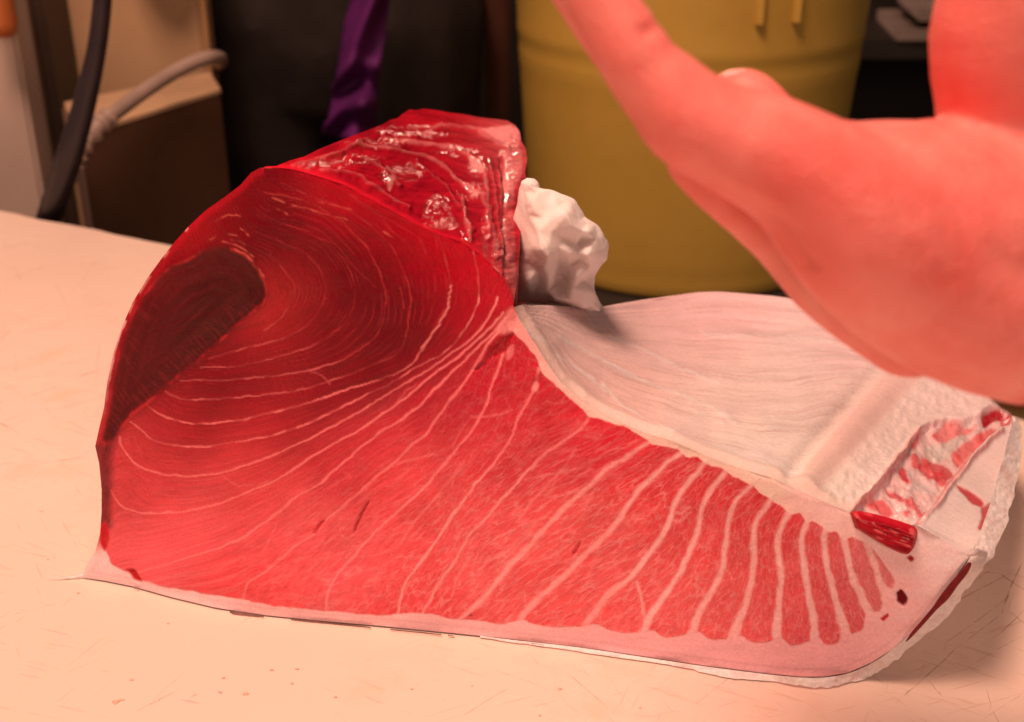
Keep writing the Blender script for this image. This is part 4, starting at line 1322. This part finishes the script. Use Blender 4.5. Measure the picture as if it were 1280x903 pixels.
ro = np.array([at_y(p[0], p[1], SKY(np.array([p], float))[0]) for p in SK_OUT[14:]])
ri = ro.copy()
ri[:, 0] -= .055
ri[:, 1] += .01
ri[:, 2] = .0008
n = len(ro)
mesh_obj('belly_underside', np.vstack([ro + np.array([-.0015, .001, .0]), ri]) - TO, [(i, i + 1, n + i + 1, n + i) for i in range(n - 1)], SKIN, tuna)
#PART3

# ================================================================== PAPER TOWEL WAD
paper_m = M('crumpled_paper')
nz = paper_m.noise(paper_m.obj(), 700, 3)
nb = paper_m.noise(paper_m.obj(), 60, 4)
paper_m.l(paper_m.ramp(nb.outputs[0], [(0.3, (0.91, 0.87, 0.85)), (0.7, (0.93, 0.91, 0.9))]), paper_m.b.inputs['Base Color'])
paper_m.l(paper_m.bump(nz.outputs[0], 0.25, 0.0008), paper_m.b.inputs['Normal'])
paper_m.set(Roughness=0.8, Specular_IOR_Level=0.2, Subsurface_Weight=0.6, Subsurface_Scale=0.012)
paper_m.b.inputs['Subsurface Radius'].default_value = (1, .9, .8)
TIS_OUT = [(640, 372), (638, 330), (641, 280), (648, 240), (652, 228), (658, 222), (668, 224), (673, 230), (674, 236), (690, 238), (706, 244), (718, 250), (728, 266), (730, 271), (745, 280), (756, 293), (761, 308), (758, 326), (747, 341), (744, 346), (745, 362), (750, 378), (756, 386), (750, 390), (735, 388), (710, 383), (690, 380), (665, 379), (650, 378)]
TIS_IN = [((656, 240), .006), ((662, 232), .012), ((672, 240), .018), ((668, 262), .024), ((673, 290), .034), ((676, 312), .042), ((686, 322), .044), ((688, 300), .036), ((684, 262), .022), ((694, 250), .016), ((696, 285), .03), ((698, 310), .032),
          ((659, 300), .024), ((652, 330), .02), ((664, 330), .026), ((672, 338), .028), ((660, 352), .030), ((648, 356), .016), ((674, 352), .016), ((668, 366), .012), ((686, 346), .034), ((692, 332), .03), ((684, 364), .018), ((696, 356), .006), ((700, 335), .008), ((708, 350), .004), ((706, 366), .008),
          ((694, 372), .022), ((712, 374), .02), ((730, 382), .018), ((712, 318), .03), ((706, 300), .022), ((716, 284), .03), ((712, 262), .022), ((724, 276), .018), ((736, 290), .026), ((728, 302), .014), ((744, 300), .018), ((748, 318), .022), ((734, 318), .032), ((724, 326), .016), ((738, 334), .02),
          ((722, 344), .026), ((716, 360), .022), ((730, 352), .012), ((738, 364), .018)]
_to = np.array(TIS_OUT, float)
_td = TPS([p for p in TIS_OUT] + [p for p, _ in TIS_IN], [0.0] * len(TIS_OUT) + [d for _, d in TIS_IN], 0.0)
_c = np.c_[rng.uniform(640, 760, 260), rng.uniform(222, 388, 260)]
_c = _c[sdf(_c, _to) > 5]
_all = np.array([p for p, _ in TIS_IN], float)
for p in _c:
    if np.hypot(*(_all - p).T).min() > 8.5:
        _all = np.vstack([_all, p])
        TIS_IN.append(((float(p[0]), float(p[1])), float(_td(p[None])[0] + rng.uniform(-.0013, .0013))))
tp2 = [Vector(p) for p in TIS_OUT] + [Vector(p) for p, _ in TIS_IN]
n0 = len(TIS_OUT)
cv, ce, cf, _, _, _ = mgeo.delaunay_2d_cdt(tp2, [(i, (i + 1) % n0) for i in range(n0)], [], 1, 1e-5)
dv = [0.0] * n0 + [d for _, d in TIS_IN]
bm = bmesh.new()
vs = []
for p in cv:
    j = min(range(len(tp2)), key=lambda i: (tp2[i] - p).length)
    yb = 0.585 + 0.02 * (p[1] - 300) / 90.0 * 0
    vs.append(bm.verts.new(at_y(p[0], p[1], yb - dv[j] * 0.8)))
for t in cf:
    bm.faces.new([vs[i] for i in t])
# far side of the wad
vs2 = []
for p in cv:
    j = min(range(len(tp2)), key=lambda i: (tp2[i] - p).length)
    vs2.append(vs[cv.index(p)] if j < n0 else bm.verts.new(at_y(p[0], p[1], 0.585 + dv[j] * 0.8)))
for t in cf:
    tri = [vs2[i] for i in t][::-1]
    if len({v for v in tri}) == 3:
        try:
            bm.faces.new(tri)
        except ValueError:
            pass
bmesh.ops.subdivide_edges(bm, edges=bm.edges[:], cuts=4, use_grid_fill=True)
bmesh.ops.recalc_face_normals(bm, faces=bm.faces[:])
vc = np.array([v.co[:] for v in bm.verts])
bmesh.ops.smooth_vert(bm, verts=bm.verts[:], factor=0.25, use_axis_x=True, use_axis_y=True, use_axis_z=True)
bm.normal_update()
for v in bm.verts:
    c = v.co
    a = abs(fbm(np.array([c.x * 110 + c.y * 60]), np.array([c.z * 90 - c.y * 50]), 3)[0] - .5)
    v.co = c + v.normal * float((0.16 - a) * 0.0035)
me = bpy.data.meshes.new('paper_towel')
org = Vector((0.025, 0.585, 0.11))
for v in bm.verts:
    v.co -= org
bm.to_mesh(me)
bm.free()
me.polygons.foreach_set('use_smooth', np.ones(len(me.polygons), bool))
me.materials.append(paper_m.m)
o = bpy.data.objects.new('paper_towel', me)
COL.objects.link(o)
o.location = org
tag(o, 'crumpled white paper towel tucked behind the red tuna block', 'paper towel')

# ================================================================== HAND REACHING IN
skin_m = M('hand_skin')
oc = skin_m.obj()
n1 = skin_m.noise(oc, 18, 4)
n2 = skin_m.noise(oc, 90, 4)
n3 = skin_m.noise(oc, 900, 3)
vo = skin_m.n('ShaderNodeTexVoronoi', feature='DISTANCE_TO_EDGE')
vo.inputs['Scale'].default_value = 480
skin_m.l(oc, vo.inputs['Vector'])
c = skin_m.ramp(n1.outputs[0], [(0.3, (0.79, 0.165, 0.145)), (0.5, (0.86, 0.27, 0.24)), (0.7, (0.90, 0.39, 0.355))])
c = skin_m.mix(skin_m.mapr(n2.outputs[0], 0.45, 0.7, 0, 0.45), c, (0.76, 0.15, 0.12))
skin_m.l(c, skin_m.b.inputs['Base Color'])
hh = skin_m.math('ADD', skin_m.mapr(vo.outputs['Distance'], 0, 0.25), skin_m.math('MULTIPLY', n3.outputs[0], 0.5))
skin_m.l(skin_m.bump(hh, 0.35, 0.0004), skin_m.b.inputs['Normal'])
skin_m.set(Roughness=0.42, Specular_IOR_Level=0.45, Subsurface_Weight=0.5, Subsurface_Scale=0.006)
skin_m.b.inputs['Subsurface Radius'].default_value = (1.0, 0.25, 0.15)


def hp(u, v, y, rpx):
    p = at_y(u, v, y)
    dep = float((p - CAM) @ FW)
    return p, rpx * dep / FPX


def chain_bm(bm, pts, seg=3):
    """overlapping spheres swept densely along a joint chain, later fused into one skin"""
    P = [hp(*p) for p in pts]
    c = smooth_line(np.array([[*p, r] for p, r in P]), seg * 3)
    for a in c:
        bmesh.ops.create_icosphere(bm, subdivisions=3, radius=max(a[3], .002), matrix=Matrix.Translation(Vector(a[:3])))


bm = bmesh.new()
CH = [
 # little finger, running into the outer edge of the palm
 [(722, -52, .318, 34), (743, -10, .316, 41), (766, 26, .314, 44), (790, 64, .312, 48), (808, 92, .311, 49), (834, 118, .310, 55), (862, 148, .309, 62), (905, 170, .308, 66), (960, 194, .307, 74), (1020, 228, .306, 84), (1090, 290, .308, 108), (1160, 340, .312, 116), (1240, 378, .315, 118), (1330, 410, .320, 112), (1460, 470, .325, 108), (1620, 560, .33, 112)],
 # upper palm, hollow side
 [(925, 150, .322, 44), (975, 182, .324, 56), (1035, 212, .326, 64), (1100, 226, .328, 74), (1170, 232, .330, 84), (1260, 262, .330, 112), (1340, 330, .33, 118)],
 # filling the palm edge
 [(1000, 215, .315, 70), (1080, 252, .315, 96), (1170, 285, .318, 125), (1260, 330, .322, 130)],
 # ring finger behind the little finger, its root pad showing under the edge
 [(690, -60, .350, 30), (735, 10, .348, 34), (782, 72, .346, 36), (822, 122, .345, 38), (868, 158, .344, 40), (925, 158, .342, 40)],
 [(868, 200, .339, 36), (905, 238, .338, 35), (945, 274, .338, 36), (990, 312, .337, 40), (1050, 350, .334, 60), (1140, 402, .331, 72)],
 [(955, 150, .345, 42), (934, 130, .350, 42), (916, 124, .355, 36)],
 # middle and index fingers further away
 [(690, -50, .385, 28), (735, 12, .382, 31), (785, 80, .380, 34), (840, 136, .376, 38), (930, 196, .368, 48), (1040, 240, .355, 66)],
 [(700, -40, .415, 27), (750, 30, .412, 30), (800, 96, .408, 33), (870, 160, .402, 38), (970, 208, .388, 50), (1080, 250, .370, 70), (1200, 290, .35, 90)],
 # thumb and its base rising on the right
 [(1330, 330, .345, 120), (1300, 230, .345, 112), (1276, 150, .343, 100), (1262, 85, .340, 94), (1262, 30, .338, 95), (1275, -40, .336, 88), (1285, -120, .336, 74), (1280, -200, .338, 62), (1272, -260, .34, 46)],
]
for cch in CH:
    chain_bm(bm, cch)
me = bpy.data.meshes.new('hand_raw')
bm.to_mesh(me)
bm.free()
raw = bpy.data.objects.new('hand_raw', me)
COL.objects.link(raw)
md = raw.modifiers.new('fuse', 'REMESH')
md.mode = 'VOXEL'
md.voxel_size = 0.0011
md = raw.modifiers.new('soften', 'SMOOTH')
md.factor = 0.5
md.iterations = 14
dg = bpy.context.evaluated_depsgraph_get()
me2 = bpy.data.meshes.new_from_object(raw.evaluated_get(dg))
bpy.data.objects.remove(raw)
hv = np.zeros(len(me2.vertices) * 3)
me2.vertices.foreach_get('co', hv)
hv = hv.reshape(-1, 3)
hn = np.zeros(len(me2.vertices) * 3)
me2.vertices.foreach_get('normal', hn)
hn = hn.reshape(-1, 3)


def crease3(line, depth, width, front=True):
    """press a skin fold into the hand along a 3-D path on its surface"""
    global hv
    L = smooth_line(np.array([at_y(u, v, y) for u, v, y in line]), 5)
    best = np.full(len(hv), 9.)
    for i in range(len(L) - 1):
        a, b = L[i], L[i + 1]
        ab = b - a
        t = np.clip(((hv - a) @ ab) / (ab @ ab), 0, 1)
        # distance across, ignoring most of the depth so that the fold follows the skin
        d = hv - (a + t[:, None] * ab)
        dd = np.sqrt(d[:, 0] ** 2 + d[:, 2] ** 2 + (0.35 * d[:, 1]) ** 2)
        best = np.minimum(best, dd)
    k = np.exp(-(best / width) ** 2) * (hn[:, 1] < 0.5)
    hv = hv - hn * (depth * k)[:, None]


crease3([(862, 205, .29), (890, 236, .29), (925, 258, .29), (960, 278, .29), (990, 303, .29), (1012, 338, .29)], .0022, .0022)
crease3([(820, 32, .315), (806, 42, .30), (790, 50, .295), (768, 62, .29)], .0011, .0018)
crease3([(872, 190, .285), (884, 178, .283), (898, 172, .28)], .0006, .002)
crease3([(888, 88, .30), (868, 100, .29), (845, 128, .285)], .0006, .002)
crease3([(1205, 162, .30), (1222, 200, .28), (1226, 240, .27)], .0012, .004)
crease3([(1190, 143, .315), (1198, 152, .305), (1208, 166, .30)], .0035, .0022)
crease3([(905, 178, .285), (925, 196, .282), (935, 220, .28)], .0005, .002)
crease3([(1100, 330, .26), (1150, 390, .255), (1210, 430, .255)], .0006, .005)
crease3([(960, 280, .28), (1010, 330, .275), (1060, 385, .27), (1120, 425, .265)], .0007, .004)
for k in range(7):
    crease3([(1055 + 17 * k, 150, .31), (1062 + 17 * k, 172, .29), (1075 + 17 * k, 205, .28)], .00035, .0010)
hv = hv + hn * (0.0009 * (fbm(hv[:, 0] * 90 + hv[:, 1] * 50, hv[:, 2] * 90, 3) - .5))[:, None]
person_o = Vector((0.3, 0.31, 0.2))
me2.vertices.foreach_set('co', (hv - np.array(person_o)).ravel())
me2.name = 'hand'
me2.update()
me2.polygons.foreach_set('use_smooth', np.ones(len(me2.polygons), bool))
me2.materials.clear()
me2.materials.append(skin_m.m)
pe = empty('person', 'person reaching in at right, bare open hand held palm up, olive cuff at the wrist', 'person', person_o)
ho = bpy.data.objects.new('hand', me2)
COL.objects.link(ho)
ho.parent = pe
cloth_m = basic('olive_cloth', (0.10, 0.085, 0.03), 0.8, 0.35, 60, 0.4, spec=0.15)
cuff = [hp(1311, 399, .318, 124), hp(1400, 444, .322, 124), hp(1500, 495, .326, 126), hp(1640, 570, .33, 132)]
cp_ = smooth_line(np.array([[*p, r] for p, r in cuff]), 8)
rad = cp_[:, 3] * (1 + 0.03 * np.sin(np.arange(len(cp_)) * 1.1))
tv, tf = tube_geo(cp_[:, :3], rad, 48, cap=False)
ti, fi = tube_geo(cp_[:, :3], rad - .002, 48, cap=False)
nn = len(tv)
ff = tf + [tuple(i + nn for i in t[::-1]) for t in fi] + [(j, nn + j, nn + (j + 1) % 48, (j + 1) % 48) for j in range(48)]
mesh_obj('sleeve', np.vstack([tv, ti]) - np.array(person_o), ff, cloth_m, pe)

# ================================================================== BACKGROUND
# yellow bin on a low stand
bin_m = M('yellow_plastic')
nb = bin_m.noise(bin_m.obj(), 6, 4)
nf = bin_m.noise(bin_m.obj(), 45, 4)
c = bin_m.ramp(nb.outputs[0], [(0.3, (0.50, 0.335, 0.06)), (0.7, (0.56, 0.38, 0.075))])
c = bin_m.mix(bin_m.mapr(nf.outputs[0], 0.5, 0.75, 0, 0.2), c, (0.42, 0.26, 0.05))
bin_m.l(c, bin_m.b.inputs['Base Color'])
bin_m.set(Roughness=0.4, Specular_IOR_Level=0.35)
BY = 1.42
zb = at_y(860, 372, BY - .17)[2]
pc = at_y(850, 200, BY)
bc_ = (float(pc[0]), BY, float(zb))
binr = empty('bucket', 'yellow round plastic tub standing behind the tuna', 'tub', bc_)
def bin_prof(u):
    return 0.180 + 0.062 * u
prof = [(0.0, 0.004), (0.171, 0.004), (0.176, 0.0), (0.1782, 0.003), (0.1795, 0.014), (0.1798, 0.017), (0.1808, 0.03), (0.1814, 0.033), (0.1822, 0.045)]
for z in np.linspace(.06, .225, 8):
    prof.append((bin_prof(z), z))
for z in (.232, .236, .242, .246):
    prof.append((bin_prof(z) + .0007, z))
prof += [(bin_prof(.25), .25), (bin_prof(.262), .262)]
for z in (.265, .27, .275):
    prof.append((bin_prof(z) + .0007, z))
prof += [(bin_prof(.279), .279), (bin_prof(.31), .31)]
prof += [(bin_prof(.34), .34), (bin_prof(.43), .43), (bin_prof(.432) + .012, .434), (bin_prof(.45) + .012, .45), (bin_prof(.45), .452), (bin_prof(.43) - .006, .43), (.175, .02), (0, .012)]
bv, bf_ = lathe_geo(prof, 128)
mesh_obj('tub_wall', bv, bf_, bin_m.m, binr)
for px in (944, 993):
    pt = at_y(px, 10, BY - .17)
    ax = float(pt[0]) - bc_[0]
    rr = bin_prof(.36)
    ay = -math.sqrt(max(rr * rr - ax * ax, 0.0001))
    box('rib', (ax - .004, ay - .0035, .302), (ax + .004, ay + .012, .429), bin_m.m, binr, .0015)
std_m = basic('dark_stand', (0.03, 0.024, 0.02), 0.6, 0.3, 12)
st_ = empty('low_stand', 'low dark stand under the yellow tub', 'stand', (bc_[0], BY, -0.86))
box('stand_top', (-.28, -.26, .86 + bc_[2] - .034), (.34, .26, .86 + bc_[2] - .002), std_m, st_, .003)
for sx in (-.25, .31):
    for sy in (-.23, .23):
        box('leg', (sx - .02, sy - .02, 0), (sx + .02, sy + .02, .86 + bc_[2] - .036), std_m, st_, .002)

# things behind the tub at the right: dark cabinet with steel trays
cabr = empty('dark_shelf', 'dark shelf unit right of the yellow tub with grey trays on it', 'shelf', (0.75, 2.05, -0.86))
shm = basic('black_shelf', (0.02, 0.016, 0.013), 0.5, 0.3, 10)
trm = basic('grey_tray', (0.22, 0.18, 0.16), 0.4, 0.3, 14, spec=.5)
zt = float(at_y(1120, 26, 1.9)[2]) + .86
box('shelf_board', (-.45, -.2, zt - .05), (.5, .2, zt - .02), shm, cabr, .002)
box('side_panel', (-.47, -.2, 0), (-.452, .2, zt + .4), shm, cabr, .002)
box('side_panel', (.502, -.2, 0), (.52, .2, zt + .4), shm, cabr, .002)
box('back_panel', (-.45, .202, 0), (.5, .215, zt + .4), shm, cabr, .0)
for (x0, x1, z0, rot, nm, lab_) in ((-.16, .12, -.018, -.10, 'tray', 'grey shallow tray lying lowest on the dark shelf'), (-.13, .16, .012, -.16, 'tray', 'grey tray tilted on top of the lower tray')):
    t = empty(nm, lab_, 'tray', (0.75, 1.93, zt - .86 + z0), 'grey trays on the dark shelf')
    t.rotation_euler = (0, rot * .2, -.12)
    box('tray_base', (x0, -.1, 0), (x1, .08, .004), trm, t, .001)
    box('tray_rim', (x0, -.106, 0), (x1, -.101, .018), trm, t, .001)
    box('tray_rim', (x0, .081, 0), (x1, .086, .018), trm, t, .001)

# left: refrigerator side, trim, cabinet, ledge box
def wallpt(u, v, y):
    return at_y(u, v, y)
cream_m = basic('cream_panel', (0.52, 0.42, 0.36), 0.5, 0.10, 5, .05)
beige_m = basic('beige_panel', (0.44, 0.30, 0.17), 0.55, 0.16, 7, .08)
brown_m = basic('dark_brown_panel', (0.10, 0.05, 0.03), 0.5, 0.25, 9, .1)
trim_m = basic('dark_trim', (0.05, 0.032, 0.022), 0.5, 0.25, 20)
lt_m = basic('tan_trim', (0.21, 0.13, 0.075), 0.5, 0.2, 20)
ledge_m = basic('tan_ledge', (0.52, 0.36, 0.22), 0.45, 0.2, 12, .1)


def slab_px(name, u0, u1, v0, v1, y, depth, mat, parent, org, bevel=.002):
    """box whose front face stands at distance y and spans the given width and height"""
    a = at_y(u0, 130, y)
    b = at_y(u1, 130, y)
    a[2] = at_y(u0, v1, y)[2]
    zt_ = at_y(u1, v0, y)[2]
    return box(name, (a[0] - org[0], y - org[1], a[2] - org[2]), (b[0] - org[0], y + depth - org[1], zt_ - org[2]), mat, parent, bevel)


FYD = 1.38
fo = (-0.62, 1.5, -0.86)
fr = empty('refrigerator', 'cream fronted cabinet with dark door seal at the left edge', 'refrigerator', fo)
slab_px('door', -160, 34, -260, 620, FYD - .05, .05, cream_m, fr, fo, .004)
slab_px('body', -150, 74, -260, 620, FYD + .012, .4, trim_m, fr, fo, .003)
slab_px('door_seal', 40, 50, -260, 620, FYD - .012, .022, lt_m, fr, fo, .002)
hd = empty('hanging_tool', 'orange brown rounded handle end at the upper left corner', 'tool', tuple(at_y(-2, 6, FYD - .09)))
hv2, hf2 = lathe_geo([(0, -.034), (.008, -.033), (.014, -.028), (.0165, -.018), (.0165, .06), (.014, .1), (0, .1)], 32)
mesh_obj('handle', hv2, hf2, basic('varnished_wood', (0.42, 0.13, 0.035), 0.35, 0.2, 15), hd)

wo = (-0.42, 1.6, -0.86)
cb_ = empty('cabinet', 'beige panelled cabinet behind the cutting board at left', 'cabinet', wo)
slab_px('panel', 78, 262, -240, 420, 1.47, .03, beige_m, cb_, wo, .003)
slab_px('corner_strip', 263, 269, -240, 420, 1.462, .03, basic('tan_corner', (0.40, 0.24, 0.11), .5, .15, 10), cb_, wo, .002)
slab_px('corner_strip', 75, 82, 135, 420, 1.40, .06, beige_m, cb_, wo, .002)

# ledge box in front of it: tan top, dark brown front, slightly rotated
lo = (-0.40, 1.42, -0.86)
lb = empty('storage_box', 'low box with tan top ledge and dark brown front by the left wall', 'box', lo)
p1 = at_y(84, 165, 1.33)
p2 = at_y(278, 110, 1.33)
p2f = at_y(278, 110, 1.345)
zc = float(at_y(272, 112, 1.34)[2])
pa = at_z(97, 168, zc)
pb = at_z(276, 112, zc)
pcb = at_z(262, 90, zc)
pdb = at_z(80, 128, zc)
corners = [pa, pb, pcb, pdb]
tv = np.array(corners + [c - np.array([0, 0, .004]) for c in corners]) - np.array(lo)
o = mesh_obj('box_lid', tv, [(0, 1, 2, 3), (0, 4, 5, 1), (1, 5, 6, 2), (2, 6, 7, 3), (3, 7, 4, 0), (7, 6, 5, 4)], ledge_m, lb, smooth=False)
cen_ = np.mean(corners, axis=0)
ins = [cen_ + (c - cen_) * .985 for c in corners]
tv = np.array([c - np.array([0, 0, .0045]) for c in ins] + [np.array([c[0], c[1], -.86]) for c in ins]) - np.array(lo)
mesh_obj('box_front', tv, [(0, 1, 2, 3), (0, 4, 5, 1), (1, 5, 6, 2), (2, 6, 7, 3), (3, 7, 4, 0), (7, 6, 5, 4)], brown_m, lb, smooth=False)

# grey conduit with ribbed sleeve
con_m = basic('grey_beige_conduit', (0.34, 0.26, 0.22), 0.45, 0.12, 30)
pth = smooth_line(np.array([at_y(86, 226, 1.115), at_y(102, 186, 1.12), at_y(125, 157, 1.135), at_y(152, 135, 1.17), at_y(185, 111, 1.21), at_y(215, 92, 1.25), at_y(240, 79, 1.27), at_y(262, 72, 1.29), at_y(275, 73, 1.33), at_y(276, 78, 1.42), at_y(272, 84, 1.5)]), 8)
tv, tf = tube_geo(pth, 0.0074, 20)
cn = empty('conduit', 'grey flexible conduit with ribbed end lying across the tan ledge', 'conduit', tuple(pth[0]))
mesh_obj('conduit_tube', tv - pth[0], tf, con_m, cn)
rp = smooth_line(np.array([at_y(93, 208, 1.117), at_y(102, 186, 1.12), at_y(125, 157, 1.135), at_y(140, 144, 1.153)]), 24)
rr = 0.0084 + 0.0022 * np.sin(np.arange(len(rp)) * 0.52)
rr = np.convolve(np.pad(rr, 1, 'edge'), [.25, .5, .25], 'valid')
tv, tf = tube_geo(rp, rr, 20)
mesh_obj('ribbed_sleeve', tv - pth[0], tf, con_m, cn)

# black hose hanging down on the left
hose_m = basic('black_rubber', (0.022, 0.016, 0.02), 0.38, 0.25, 30)
pth = smooth_line(np.array([at_y(130, -60, 1.10), at_y(128, 0, 1.10), at_y(121, 60, 1.095), at_y(108, 120, 1.09), at_y(90, 185, 1.085), at_y(72, 240, 1.10), at_y(56, 290, 1.125), at_y(40, 350, 1.14)]), 8)
tv, tf = tube_geo(pth, np.interp(np.linspace(0, 1, len(pth)), [0, .3, .6, 1], [.0078, .0085, .0118, .0118]), 24)
o = mesh_obj('hose', tv - pth[0], tf, hose_m)
o.location = pth[0]
tag(o, 'black rubber hose hanging down in front of the beige cabinet', 'hose')

# blue cloth scrap on something low behind the box
blu = basic('blue_plastic', (0.08, 0.11, 0.30), 0.4, 0.2, 30)
pb0 = at_y(284, 150, 1.75)
bm = bmesh.new()
bmesh.ops.create_icosphere(bm, subdivisions=3, radius=.022)
for v in bm.verts:
    v.co.x *= .8
    v.co.z *= 1.5
    v.co *= 1 + .12 * float(fbm(np.array([v.co.x * 90]), np.array([v.co.z * 90 + v.co.y * 50]), 3)[0] - .5)
me = bpy.data.meshes.new('blue_glove')
bm.to_mesh(me)
bm.free()
me.polygons.foreach_set('use_smooth', np.ones(len(me.polygons), bool))
me.materials.append(blu)
o = bpy.data.objects.new('plastic_bag', me)
COL.objects.link(o)
o.location = pb0
tag(o, 'small blue plastic bundle in the dark gap beside the brown box', 'plastic bag')

# standing person in dark apron and trousers with a purple garment, far side of the board
wp = empty('person', 'person standing behind the board in dark apron over a purple garment', 'person', (-0.25, 1.72, -0.86))
dark_cloth = basic('black_cloth', (0.022, 0.017, 0.015), 0.75, 0.35, 14, .3, spec=.2)
purple_m = basic('purple_cloth', (0.115, 0.016, 0.14), 0.6, 0.3, 12, .3, spec=.25)
face_m = basic('face_skin', (0.6, 0.36, 0.27), 0.5, 0.1, 20)
bm = bmesh.new()


def blob(bm, pts):
    c = smooth_line(np.array(pts, float), 8)
    for a in c:
        m4 = Matrix.Translation(Vector(a[:3])) @ Matrix.Diagonal((1, a[4] if len(a) > 4 else 1, 1, 1))
        bmesh.ops.create_icosphere(bm, subdivisions=2, radius=a[3], matrix=m4)


def fuse(bm, name, mat, parent, vox=.008, it=10):
    me = bpy.data.meshes.new(name)
    bm.to_mesh(me)
    bm.free()
    o = bpy.data.objects.new(name, me)
    COL.objects.link(o)
    md = o.modifiers.new('fuse', 'REMESH')
    md.mode = 'VOXEL'
    md.voxel_size = vox
    md = o.modifiers.new('soften', 'SMOOTH')
    md.iterations = it
    dg = bpy.context.evaluated_depsgraph_get()
    m2 = bpy.data.meshes.new_from_object(o.evaluated_get(dg))
    bpy.data.objects.remove(o)
    m2.name = name
    m2.polygons.foreach_set('use_smooth', np.ones(len(m2.polygons), bool))
    m2.materials.clear()
    m2.materials.append(mat)
    o = bpy.data.objects.new(name, m2)
    COL.objects.link(o)
    o.parent = parent
    return o


for sx in (-1, 1):
    blob(bm, [(sx * .1, -.12, .05, .05, 1), (sx * .1, .02, .06, .06, 1), (sx * .1, .02, .3, .075, 1), (sx * .1, 0, .5, .08, 1), (sx * .1, 0, .75, .105, 1), (sx * .09, 0, .95, .13, 1)])
blob(bm, [(0, 0, .92, .17, .8), (0, 0, 1.1, .165, .72), (0, 0, 1.3, .18, .7), (0, 0, 1.42, .16, .65), (0, 0, 1.5, .07, 1), (0, -.01, 1.56, .06, 1)])
for sx in (-1, 1):
    blob(bm, [(sx * .19, 0, 1.42, .065, 1), (sx * .25, .0, 1.25, .055, 1), (sx * .27, -.03, 1.12, .05, 1), (sx * .24, -.14, 1.08, .043, 1), (sx * .18, -.24, 1.08, .038, 1), (sx * .15, -.30, 1.08, .036, 1)])
blob(bm, [(0, -.01, 1.6, .085, 1), (0, -.015, 1.68, .105, 1), (0, -.01, 1.74, .1, 1)])
fuse(bm, 'body', dark_cloth, wp)
# hem of the purple garment hanging at the hip, with soft folds
L1 = [(436, -60), (440, -10), (430, 30), (423, 70), (417, 110), (411, 140), (406, 172)]
L2 = [(505, -60), (490, -10), (483, 30), (479, 60), (474, 100), (472, 130), (470, 172)]
a_ = smooth_line(np.array(L1, float), 8)
b_ = smooth_line(np.array(L2, float), 8)
V = []
N2 = 22
for i in range(len(a_)):
    for j in range(N2 + 1):
        t = j / N2
        p = a_[i] * (1 - t) + b_[i] * t
        yd = 1.50 - .035 * math.sin(math.pi * t) + .020 * math.sin(p[1] / 9.0 + t * 3.4 + 1.3 * math.sin(t * 4)) * sstep(50, 110, np.array(p[1])) + .014 * math.sin(t * 8 + p[1] / 26)
        V.append(at_y(p[0], p[1], yd))
F = [(i * (N2 + 1) + j, i * (N2 + 1) + j + 1, (i + 1) * (N2 + 1) + j + 1, (i + 1) * (N2 + 1) + j) for i in range(len(a_) - 1) for j in range(N2)]
o = mesh_obj('shirt_hem', np.array(V) - np.array([-.25, 1.72, -.86]), F, purple_m, wp)
md = o.modifiers.new('thickness', 'SOLIDIFY')
md.thickness = .006
md.offset = 1
# brown door post between the person and the tub
po = at_y(622, 100, 1.75)
box_o = box('post', (float(po[0]) - .018, 1.75, -.86), (float(po[0]) + .018, 1.79, .9), basic('red_brown_wood', (0.07, 0.025, 0.016), .5, .25, 10), None, .003)
tag(box_o, 'narrow dark red-brown post just left of the yellow tub', 'post')

# tiny crumbs of flesh and dried specks left on the board
cv_, cf_ = [], []
for (u, v, sz) in [(145, 878, 1.6), (152, 875, 1.0), (275, 866, 1.0), (308, 868, 1.3), (371, 837, .9), (365, 855, .9), (280, 848, .8), (340, 838, .8), (60, 700, .7), (165, 850, .9), (700, 862, .8), (675, 895, .8), (515, 862, .7), (98, 742, .8), (420, 872, .7), (590, 858, .6), (250, 905, .9), (52, 640, .7), (800, 885, .6), (210, 720 + 60, .7)]:
    c = at_z(u, v, 0.0)
    n0_ = len(cv_)
    aa = random.uniform(0, 6.28)
    for k in range(6):
        t = aa + k * math.pi / 3
        rr_ = sz * .0009 * random.uniform(.5, 1.2)
        cv_.append((c[0] + rr_ * math.cos(t) * 1.5, c[1] + rr_ * math.sin(t), .0003))
    cv_.append((c[0], c[1], .0003 + sz * .0006))
    for k in range(6):
        cf_.append((n0_ + k, n0_ + (k + 1) % 6, n0_ + 6))
cr = mesh_obj('meat_crumbs', cv_, cf_, basic('meat_crumb', alb((226, 140, 104)), .5, .3, 300), kind='stuff')
tag(cr, 'scattered tiny orange brown crumbs on the front of the cutting board', 'crumbs')
